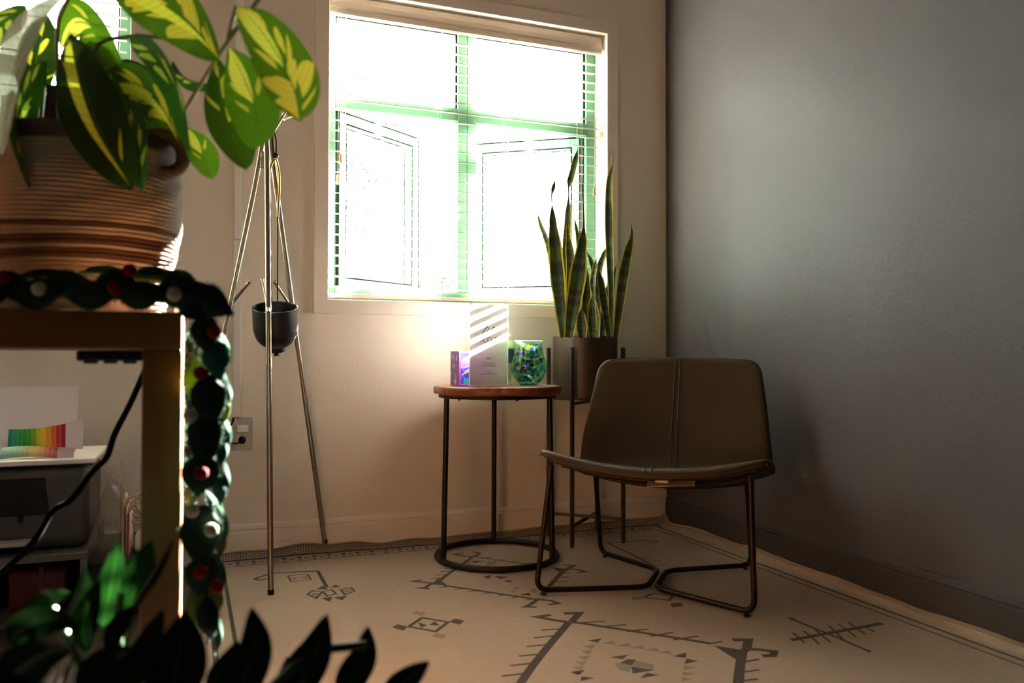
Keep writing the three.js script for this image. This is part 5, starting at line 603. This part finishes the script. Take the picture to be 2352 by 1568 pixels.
{
  const t = thing('potted_calathea', 'variegated houseplant with large yellow and green leaves, set in the rope basket', 'plant', [BX, DT + 0.018, BZ]);
  const O = (p) => [p[0] - BX, p[1] - DT - 0.018, p[2] - BZ];
  part('nursery_pot', lathe([[0, 0], [0.085, 0], [0.1, 0.2], [0.112, 0.265], [0.115, 0.285], [0.11, 0.285], [0.095, 0.24], [0, 0.24]], 40), mat({ color: hx('#2a3b33'), roughness: 0.5, side: THREE.DoubleSide }), t);
  part('soil', new THREE.CylinderGeometry(0.1, 0.1, 0.01, 32).translate(0, 0.242, 0), M.soil, t);
  const leafT = (dark, lime, cover, s, extra) => canvasTex(256, 512, (c, w, h) => {
    c.fillStyle = dark; c.fillRect(0, 0, w, h); const r = (a, b) => hash(a, b, s);
    for (let y = 0; y < h; y += 2) { c.fillStyle = `rgba(${r(y, 1) > 0.5 ? '80,140,30' : '10,40,8'},${0.1 * r(y, 2)})`; c.fillRect(0, y, w, 2); }
    for (let i = 0; i < 26; i++) {
      if (r(i, 3) > cover) continue; const sd = r(i, 4) > 0.5 ? 1 : -1, y = r(i, 5) * h, len = (0.35 + 0.6 * r(i, 6)) * w / 2, th = (0.03 + 0.12 * r(i, 7)) * h * (cover > 0.6 ? 1.5 : 1), x0 = w / 2 + sd * (r(i, 8) > 0.5 ? 3 : w * 0.12), sl = 0.55 * h * 0.3;
      c.fillStyle = lime; c.beginPath(); c.moveTo(x0, y); c.quadraticCurveTo(x0 + sd * len * 0.5, y + sl * 0.25, x0 + sd * len, y + sl); c.quadraticCurveTo(x0 + sd * len * 0.6, y + sl * 0.45 + th, x0, y + th * 0.8); c.fill();
    }
    if (extra) extra(c, w, h);
    c.strokeStyle = 'rgba(30,60,12,0.35)'; c.lineWidth = 2; for (let i = 0; i < 20; i++) for (const sd of [1, -1]) { const y = i / 20 * h; c.beginPath(); c.moveTo(w / 2, y); c.quadraticCurveTo(w / 2 + sd * w * 0.28, y + h * 0.05, w / 2 + sd * w * 0.5, y + h * 0.17); c.stroke(); }
    c.strokeStyle = 'rgba(60,90,25,0.9)'; c.lineWidth = 5; c.beginPath(); c.moveTo(w / 2, 0); c.lineTo(w / 2, h); c.stroke();
  });
  const stripe = (c, w, h) => { c.fillStyle = '#c9cf3a'; c.beginPath(); c.moveTo(w * 0.5, h * 0.0); c.quadraticCurveTo(w * 0.72, h * 0.4, w * 0.86, h * 0.95); c.lineTo(w * 0.55, h * 0.95); c.quadraticCurveTo(w * 0.6, h * 0.5, w * 0.5, 0); c.fill(); };
  const low = (c, w, h) => { c.fillStyle = '#cfd64a'; c.beginPath(); c.moveTo(w * 0.5, h * 0.42); c.quadraticCurveTo(w * 0.8, h * 0.6, w * 0.86, h * 0.82); c.lineTo(w * 0.6, h); c.lineTo(w * 0.3, h); c.quadraticCurveTo(w * 0.36, h * 0.7, w * 0.5, h * 0.42); c.fill(); };
  const D1 = '#3c5c0c', D2 = '#182c08', LM = '#b9b030';
  const tx = [leafT(D1, LM, 0.75, 301, stripe), leafT('#46680e', '#c4ba3c', 0.95, 303, low), leafT('#48700e', '#b0b434', 0.22, 305, low), leafT('#2c4a0a', '#a8ac30', 0.25, 307), leafT(D2, LM, 0.12, 309, stripe), leafT('#20480f', '#9fb43a', 0.25, 311), leafT('#a9b09a', '#c9cdbb', 0.5, 313), leafT(D2, LM, 0.3, 315)];
  const lm = tx.map((m, i) => phys({ map: m, roughness: 0.95, transmission: 0.52, thickness: 0, specularIntensity: 0.3, clearcoat: 0.12, clearcoatRoughness: 0.35, side: THREE.DoubleSide }));
  for (const l of CTEN) part('leaf', blade(l.p.map(O), l.n, l.w, { fold: l.f, prof: l.o ? 'obov' : 'oval', seg: 26, ws: 6, wave: 0.03 }), lm[l.k], t);
  const st = mat({ color: hx('#5d6b3a'), roughness: 0.5 });
  for (const s of CSTEM) part('stem', rod(s.map(O), 0.0036, { smooth: true, radial: 8, step: 0.02 }), st, t);
}
{
  const t = thing('picture_box', 'dark box with a green leaf print standing behind the rope basket', 'box', [-2.3, DT + 0.0005, 1.421], 0);
  const T = canvasTex(256, 512, (c, w, h) => { c.fillStyle = '#15171a'; c.fillRect(0, 0, w, h); for (let i = 0; i < 80; i++) { c.fillStyle = ['#27542f', '#5b7d2a', '#103a2c', '#8aa23a'][i % 4]; c.beginPath(); c.ellipse(hash(i, 1, 5) * w, 180 + hash(i, 2, 5) * 160, 20, 9, hash(i, 3, 5) * 3, 0, 7); c.fill(); } c.fillStyle = '#1f5a45'; c.fillRect(0, 340, w, 60); c.fillStyle = '#c9c5bb'; c.fillRect(0, 400, w, 112); });
  const dk = mat({ color: hx('#1b1c1e'), roughness: 0.6 }), fm = mat({ map: T, roughness: 0.55 });
  const b = new THREE.Mesh(new THREE.BoxGeometry(0.13, 0.47, 0.03), [dk, dk, dk, dk, fm, dk]); b.name = 'carton'; b.position.y = 0.235; t.add(b);
}
{
  const t = thing('white_bottle', 'small white bottle standing behind the basket on the console table', 'bottle', [-2.083, DT + 0.0005, 1.5]);
  part('body', lathe([[0, 0], [0.009, 0], [0.0095, 0.03], [0.009, 0.052], [0.005, 0.06], [0.005, 0.066], [0, 0.066]], 24), M.whitePl, t);
  part('cap', lathe([[0, 0.062], [0.0072, 0.062], [0.0066, 0.082], [0, 0.083]], 24), M.whitePl, t);
}
// ---------- felt garlands ----------
const felt = ['#0b271a', '#081d12', '#134136', '#6b7722', '#1c4d32'].map((h, i) => phys({ color: hx(h), roughness: 1, sheen: 0.1, specularIntensity: 0.15, sheenRoughness: 0.4, sheenColor: hx(h).lerp(new THREE.Color(1, 1, 1), 0.2), bumpMap: again(fibreT, 3), bumpScale: 0.002, transmission: i === 3 ? 0.4 : 0.15, thickness: 0 }));
const wool = [hx('#6e0609'), hx('#b8ae9e')].map((c) => phys({ color: c, roughness: 1, sheen: 0.1, specularIntensity: 0.2, sheenRoughness: 0.5, sheenColor: c.clone().lerp(new THREE.Color(1, 1, 1), 0.15), bumpMap: again(fibreT, 2), bumpScale: 0.003 }));
const twine = mat({ color: hx('#2a4a30'), roughness: 1 });
function garland(leaves, balls, path, label) {
  const t = thing('felt_garland', label, 'garland', [0.003, 0.004, 0.01]);
  part('twine', rod(path, 0.0022, { smooth: true, radial: 6, step: 0.03 }), twine, t);
  const fz = []; // wool fibres standing off the felt edge
  leaves.forEach((l, i) => {
    const a = V(l.p[0]), b = V(l.p[1]), n = V(l.n), m1 = a.clone().lerp(b, 0.35).addScaledVector(n, 0.006), m2 = a.clone().lerp(b, 0.7).addScaledVector(n, 0.007);
    part('leaf', blade([a, m1, m2, b], l.n, l.w * 1.12, { fold: -0.22 + 0.1 * ((i * 7) % 5) / 4, prof: 'felt', seg: 18, ws: 5, thick: 0.016, wave: 0.03 }), felt[l.c], t);
    for (let k = 0; k < 170; k++) { const u = rnd(), sd = rnd() > 0.5 ? 1 : -1, p = a.clone().lerp(b, u), tan = b.clone().sub(a).normalize(), side = V(0, 0, 0).crossVectors(tan, n).normalize(); p.addScaledVector(n, 0.006 * Math.sin(Math.PI * u)).addScaledVector(side, sd * 0.56 * l.w * PROF.felt(Math.min(0.98, Math.max(0.02, u))) * 0.97); const q = p.clone().addScaledVector(side, sd * rr(0.001, 0.005)).add(V(rr(-0.003, 0.003), rr(-0.003, 0.003), rr(-0.003, 0.003))); fz.push([p, q]); }
  });
  for (const b of balls) { const s = new THREE.IcosahedronGeometry(0.0105, 4), p = s.attributes.position; for (let i = 0; i < p.count; i++) { const k = 1 + 0.08 * (vnoise(p.getX(i) * 300 + 9, p.getY(i) * 300 + p.getZ(i) * 200, 1e9, 5) - 0.5); p.setXYZ(i, p.getX(i) * k, p.getY(i) * k, p.getZ(i) * k); } part('felt_ball', s.translate(...b.p), wool[b.c], t, b.c ? 'cream wool ball' : 'red wool ball'); }
  const im = new THREE.InstancedMesh(new THREE.CylinderGeometry(0.00025, 0.0004, 1, 4), phys({ color: hx('#1f4a33'), roughness: 1 }), fz.length); im.name = 'loose_fibres'; im.userData.kind = 'stuff';
  fz.forEach(([p, q], i) => { const d = q.clone().sub(p); im.setMatrixAt(i, new THREE.Matrix4().compose(p.clone().lerp(q, 0.5), new THREE.Quaternion().setFromUnitVectors(V(0, 1, 0), d.clone().normalize()), V(1, d.length(), 1))); });
  t.add(im);
  return t;
}
garland(GLEAF, GBALL, GPATH, 'green felt leaf garland with red and cream balls draped over the console table front corner');
garland(G2LEAF, [], G2PATH, 'thin strand of small felt leaves hanging off the rear corner of the console table');
// ---------- below the console: cabinet, printer and clutter by the back wall ----------
{
  const t = thing('low_cabinet', 'low white open shelf unit under the printer against the back wall', 'cabinet', [-2.79, 0, 0.34]);
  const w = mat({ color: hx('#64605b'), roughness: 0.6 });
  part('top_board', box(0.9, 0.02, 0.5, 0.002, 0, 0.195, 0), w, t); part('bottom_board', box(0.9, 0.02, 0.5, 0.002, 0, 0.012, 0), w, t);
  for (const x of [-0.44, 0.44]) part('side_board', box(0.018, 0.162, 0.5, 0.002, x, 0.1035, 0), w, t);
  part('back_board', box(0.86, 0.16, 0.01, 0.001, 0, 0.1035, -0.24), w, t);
}
for (const [x, w, h, c, l] of [[-2.48, 0.16, 0.12, '#5a1518', 'dark red wrapped parcel, right one on the low shelf'], [-2.68, 0.2, 0.14, '#43100f', 'dark red wrapped parcel, middle one on the low shelf'], [-2.9, 0.18, 0.11, '#12351f', 'dark green wrapped parcel on the low shelf']]) {
  const t = thing('wrapped_parcel', l, 'parcel', [x, 0.0225, 0.4]);
  const g = new RoundedBoxGeometry(w, h, 0.2, 6, 0.015), p = g.attributes.position; for (let i = 0; i < p.count; i++) { const k = 0.006 * (vnoise(p.getX(i) * 60 + 50, p.getY(i) * 60 + p.getZ(i) * 40 + 50, 1e9, 9) - 0.5); p.setXYZ(i, p.getX(i) + k, p.getY(i) + k, p.getZ(i) + k); } g.computeVertexNormals();
  part('wrapping', uvm(g.translate(0, h / 2 + 0.003, 0)), phys({ color: hx(c), roughness: 0.3, clearcoat: 0.4 }), t);
  part('ribbon', box(0.014, h + 0.009, 0.214, 0.002, 0.01, h / 2 + 0.006, 0), phys({ color: hx('#7a1a1a'), roughness: 0.3 }), t);
}
{
  const t = thing('printer', 'white desktop printer, its body coloured dark for shade, with a dark front slot on the low shelf unit', 'printer', [-2.58, 0.2055, 0.36]);
  const g = new RoundedBoxGeometry(0.474, 0.25, 0.36, 6, 0.04);
  part('body', uvm(g.translate(0, 0.128, 0)), mat({ color: hx('#3d3936'), roughness: 0.5 }), t);  // body colour darkened for shade; the white lid keeps its tone
  part('scanner_lid', box(0.5, 0.016, 0.38, 0.006, 0.004, 0.261, -0.004), mat({ color: hx('#d8d6d4'), roughness: 0.35 }), t);
  part('glass_edge', box(0.486, 0.006, 0.37, 0.002, 0.002, 0.2515, -0.002), M.blackPl, t);
  const s = new THREE.Shape([[-0.2, 0], [0.13, 0], [0.117, 0.1], [-0.2, 0.1]].map((p) => new THREE.Vector2(...p)));
  part('paper_slot', uvm(new THREE.ExtrudeGeometry(s, { depth: 0.004, bevelEnabled: true, bevelSize: 0.004, bevelThickness: 0.003 }).translate(0, 0.112, 0.1765)), M.blackPl, t, 'dark recessed front slot');
  part('output_tray', box(0.3, 0.012, 0.07, 0.004, -0.06, 0.035, 0.2), mat({ color: hx('#a9a49e'), roughness: 0.5 }), t);
  for (const x of [-0.03, 0.06]) part('paper_guide', box(0.012, 0.02, 0.01, 0.003, x, 0.098, 0.183), M.blackPl, t);
}
{
  const g = new THREE.PlaneGeometry(0.46, 0.21, 12, 6), p = g.attributes.position; for (let i = 0; i < p.count; i++) p.setZ(i, 0.004 * Math.sin(p.getX(i) * 9));
  g.rotateX(-0.22).translate(-2.632, 0.578, 0.315);
  solo('paper_sheet', 'blank white paper standing in the rear feed of the printer', 'paper', g, phys({ color: hx('#e6dfe2'), roughness: 0.9, transmission: 0.12, thickness: 0, side: THREE.DoubleSide }));
}
const chartT = (fade) => canvasTex(1024, 256, (c, w, h) => {
  c.fillStyle = '#e2d6dc'; c.fillRect(0, 0, w, h);
  const cols = ['#12857a', '#1a9a6a', '#1f9a4a', '#259a2f', '#3aa02a', '#7aae22', '#c9c21c', '#e8c814', '#e89a14', '#dc6a18', '#c83020', '#9c1230']; const cw = w * 0.77 / 12;
  cols.forEach((q, i) => { c.fillStyle = q; c.fillRect(i * cw, 6, cw - 2, h - 12); c.fillStyle = 'rgba(20,20,20,0.75)'; c.fillRect(i * cw + cw * 0.42, h * 0.68, cw * 0.14, 10); c.fillStyle = 'rgba(40,20,20,0.35)'; c.fillRect(i * cw, h * 0.45, cw, 3); });
  if (fade) { c.fillStyle = 'rgba(214,190,196,0.5)'; c.fillRect(0, 0, w, h); }
});
function curled(w, h, bend) { const g = new THREE.PlaneGeometry(w, h, 30, 8), p = g.attributes.position; for (let i = 0; i < p.count; i++) { const [x, y, z] = bend(p.getX(i) / w + 0.5, p.getY(i) / h + 0.5); p.setXYZ(i, x, y, z); } g.computeVertexNormals(); return g; }
solo('colour_chart', 'curled paper strip printed with green to red colour blocks on the printer lid', 'paper', curled(0.3, 0.075, (u, v) => [-2.574 + u * 0.208, 0.497 + v * (0.062 + 0.03 * u * u) + 0.0, 0.44 + 0.05 * u - 0.02 * v + 0.03 * Math.sin(u * 3) * v]), phys({ map: chartT(false), roughness: 0.6, side: THREE.DoubleSide, transmission: 0.1, thickness: 0 }));
solo('colour_chart', 'lower faded colour strip lying curled under the bright one', 'paper', curled(0.3, 0.05, (u, v) => [-2.582 + u * 0.194, 0.4765 + v * 0.03 + 0.004 * Math.sin(u * 5), 0.5 + 0.01 * u - 0.03 * v * v]), phys({ map: chartT(true), roughness: 0.7, side: THREE.DoubleSide }));
{
  const t = thing('storage_crate', 'low dark grey crate between the printer and the console leg', 'crate', [-2.235, 0.006, 0.36]);
  part('body', box(0.2, 0.15, 0.4, 0.006, 0, 0.075, 0), mat({ color: hx('#2b2826'), roughness: 0.8 }), t); part('lid', box(0.208, 0.014, 0.408, 0.004, 0, 0.1575, 0), mat({ color: hx('#332d29'), roughness: 0.7 }), t);
}
{
  const g = new THREE.SphereGeometry(1, 40, 30), p = g.attributes.position; for (let i = 0; i < p.count; i++) { const x = p.getX(i), y = p.getY(i), z = p.getZ(i), k = 1 + 0.34 * (fbm(x * 1.5 + 9, y * 2 + z + 9, 2, 3, 131) - 0.5); const tap = 1 - 0.35 * Math.max(0, y); p.setXYZ(i, x * 0.045 * k * tap, Math.max(-0.85, y) * 0.13 * (1 + 0.2 * (k - 1)), z * 0.05 * k * tap); }
  g.computeVertexNormals(); const gg = toCreasedNormals(g, 0.35).translate(-2.28, 0.286, 0.5);
  solo('plastic_bag', 'crumpled clear plastic bag standing beside the printer', 'bag', gg, phys({ color: hx('#e8e4e0'), transmission: 0.92, thickness: 0, roughness: 0.16, ior: 1.5, side: THREE.DoubleSide }));
}
[[-2.252, 0.17, '#c8a98a', 'thin tan folder standing between the plastic bag and the cable coil'], [-2.244, 0.15, '#7a4a3a', 'thin brown folder standing next to the tan one'], [-2.236, 0.13, '#a8323c', 'thin red edged booklet standing nearest the cable coil']].forEach(([x, h, c, l], i) => {
  const t = thing('upright_folder', l, 'folder', [x, 0.1705, 0.45], 0); part('cover', box(0.0045, h, 0.16, 0.001, 0, h / 2, 0), mat({ color: hx(c), roughness: 0.7 }), t); part('pages', box(0.002, h - 0.006, 0.154, 0.0005, 0.0034, h / 2 + 0.0, 0), mat({ color: hx('#d8d0c4'), roughness: 0.9 }), t);
});
solo('bamboo_skewer', 'thin yellowish stick poking up beside the plastic bag', 'stick', rod([[-2.262, 0.172, 0.5], [-2.258, 0.46, 0.49]], 0.0018, { radial: 6 }), mat({ color: hx('#b8a04a'), roughness: 0.7 }));
{
  const t = thing('power_adapter', 'white rounded power adapter under the beige cable coil', 'adapter', [-2.185, 0.1695, 0.45]);
  part('body', box(0.07, 0.06, 0.1, 0.014, 0, 0.03, 0, 5), mat({ color: hx('#d8c8c0'), roughness: 0.4 }), t); part('label', box(0.04, 0.001, 0.05, 0.0004, 0, 0.0604, 0), M.greyPl, t);
}
{
  const pts = []; let a = 0; for (let i = 0; i < 64; i++) { a += 0.42; const r = 0.052 + 0.018 * Math.sin(i * 0.61); pts.push([-2.185 + r * Math.cos(a) + 0.01 * Math.sin(i * 0.3), 0.305 + r * 0.95 * Math.sin(a) * (0.75 + 0.2 * Math.sin(i * 0.17)) , 0.44 + 0.035 * Math.sin(i * 0.27) + 0.012 * Math.sin(a)]); }
  solo('cable_coil', 'tangled coil of beige cable heaped on the dark crate', 'cable', rod(pts, 0.0042, { smooth: true, radial: 8, step: 0.01 }), mat({ color: hx('#b39b80'), roughness: 0.55 }));
}
// ---------- dark plant closest to the camera ----------
{
  const px = -2.108, pz = 2.17;
  const t = thing('potted_zz_plant', 'glossy dark green plant with pointed leaves, in the foreground below the console table', 'plant', [px, 0, pz]);
  const O = (p) => [p[0] - px, p[1], p[2] - pz];
  part('pot', lathe([[0, 0.002], [0.09, 0.002], [0.1, 0.01], [0.115, 0.2], [0.12, 0.215], [0.112, 0.215], [0.105, 0.18], [0, 0.18]], 48), mat({ color: hx('#2b2a2c'), roughness: 0.5, side: THREE.DoubleSide }), t);
  part('soil', new THREE.CylinderGeometry(0.104, 0.104, 0.012, 32).translate(0, 0.182, 0), M.soil, t);
  const zt = [1, 2].map((s) => canvasTex(128, 256, (c, w, h) => { c.fillStyle = s === 1 ? '#071706' : '#0a2408'; c.fillRect(0, 0, w, h); for (let y = 0; y < h; y += 3) { c.fillStyle = `rgba(30,70,16,${0.15 * hash(y, s, 3)})`; c.fillRect(0, y, w, 2); } c.fillStyle = '#1a4010'; c.fillRect(w / 2 - 3, 0, 6, h); }));
  const zm = zt.map((m, i) => phys({ map: m, roughness: 0.95, transmission: i ? 0.1 : 0.02, thickness: 0, specularIntensity: 0.2, clearcoat: 0.25, clearcoatRoughness: 0.15, side: THREE.DoubleSide }));  // second copy is greener and clearer, painting the sunlit look of two leaves
  ZZ.forEach((l, i) => part('leaf', blade(l.p.map(O), l.n, l.w, { fold: l.f, prof: 'zz', seg: 22, ws: 5 }), zm[[5, 6].includes(i) ? 1 : 0], t));
  const sm = mat({ color: hx('#23451a'), roughness: 0.4 });
  for (const s of ZSTEM) part('stem', rod(s.map(O), 0.006, { smooth: true, radial: 10, step: 0.02 }), sm, t);
}
// ---------- outside the windows ----------
function treeAt(name, label, cat, x, z, h, r, n, leafHex, barkHex, base, sz) {
  const t = thing(name, label, cat, [x, -0.8, z]);
  const bark = mat({ color: hx(barkHex), roughness: 0.95 }), rods = [];
  if (base > 0.5) part('trunk', rod([[0, 0, 0], [0.1, base * 0.5, 0], [0.05, base, 0.05], [0.2, h * 0.85, 0]], 0.09, { smooth: true, radial: 10, step: 0.2 }), bark, t);
  for (let i = 0; i < 16; i++) { const a = rr(0, 6.28), y0 = base + rr(0, (h - base) * 0.4), q = rr(0.5, 1) * r; rods.push(rod([[0.05, y0, 0], [Math.cos(a) * q * 0.5, y0 + rr(0.2, 0.5) * (h - base) * 0.6, Math.sin(a) * q * 0.5], [Math.cos(a) * q, y0 + rr(0.3, 0.7) * (h - base) * 0.8, Math.sin(a) * q]], 0.02, { smooth: true, radial: 5, step: 0.2 })); }
  part('branches', join(rods), bark, t);
  const lf = blade([[0, 0, 0], [0, sz * 0.5, 0.01], [0, sz, 0]], [0, 0, 1], sz * 0.55, { prof: 'zz', seg: 5, ws: 1 });
  const im = new THREE.InstancedMesh(lf, phys({ color: hx(leafHex), roughness: 0.95, transmission: 0.03, thickness: 0, specularIntensity: 0.2, side: THREE.DoubleSide }), n); im.name = 'foliage'; im.userData.kind = 'stuff';
  for (let i = 0; i < n; i++) { const u = Math.cbrt(rnd()), a = rr(0, 6.28), b = Math.acos(rr(-1, 1)); const m = new THREE.Matrix4().compose(V(u * r * Math.sin(b) * Math.cos(a), base + (h - base) * 0.55 + u * (h - base) * 0.5 * Math.cos(b), u * r * Math.sin(b) * Math.sin(a)), new THREE.Quaternion().setFromEuler(new THREE.Euler(rr(0, 6), rr(0, 6), rr(0, 6))), V(1, 1, 1)); im.setMatrixAt(i, m); }
  t.add(im); return t;
}
treeAt('street_tree', 'pale tree seen faintly through the open left sash of the large window', 'tree', -0.75, -7.5, 5.5, 1.3, 900, '#2c3234', '#30343a', 2.6, 0.12);
treeAt('flowering_shrub', 'low reddish leafed shrub outside beneath the middle of the large window', 'shrub', 0.35, -5.2, 2.35, 0.75, 1800, '#40302d', '#2e2620', 0.2, 0.1);

scene.traverse((o) => { if (o.isMesh) { o.castShadow = true; o.receiveShadow = true; } });
renderer.render(scene, camera);
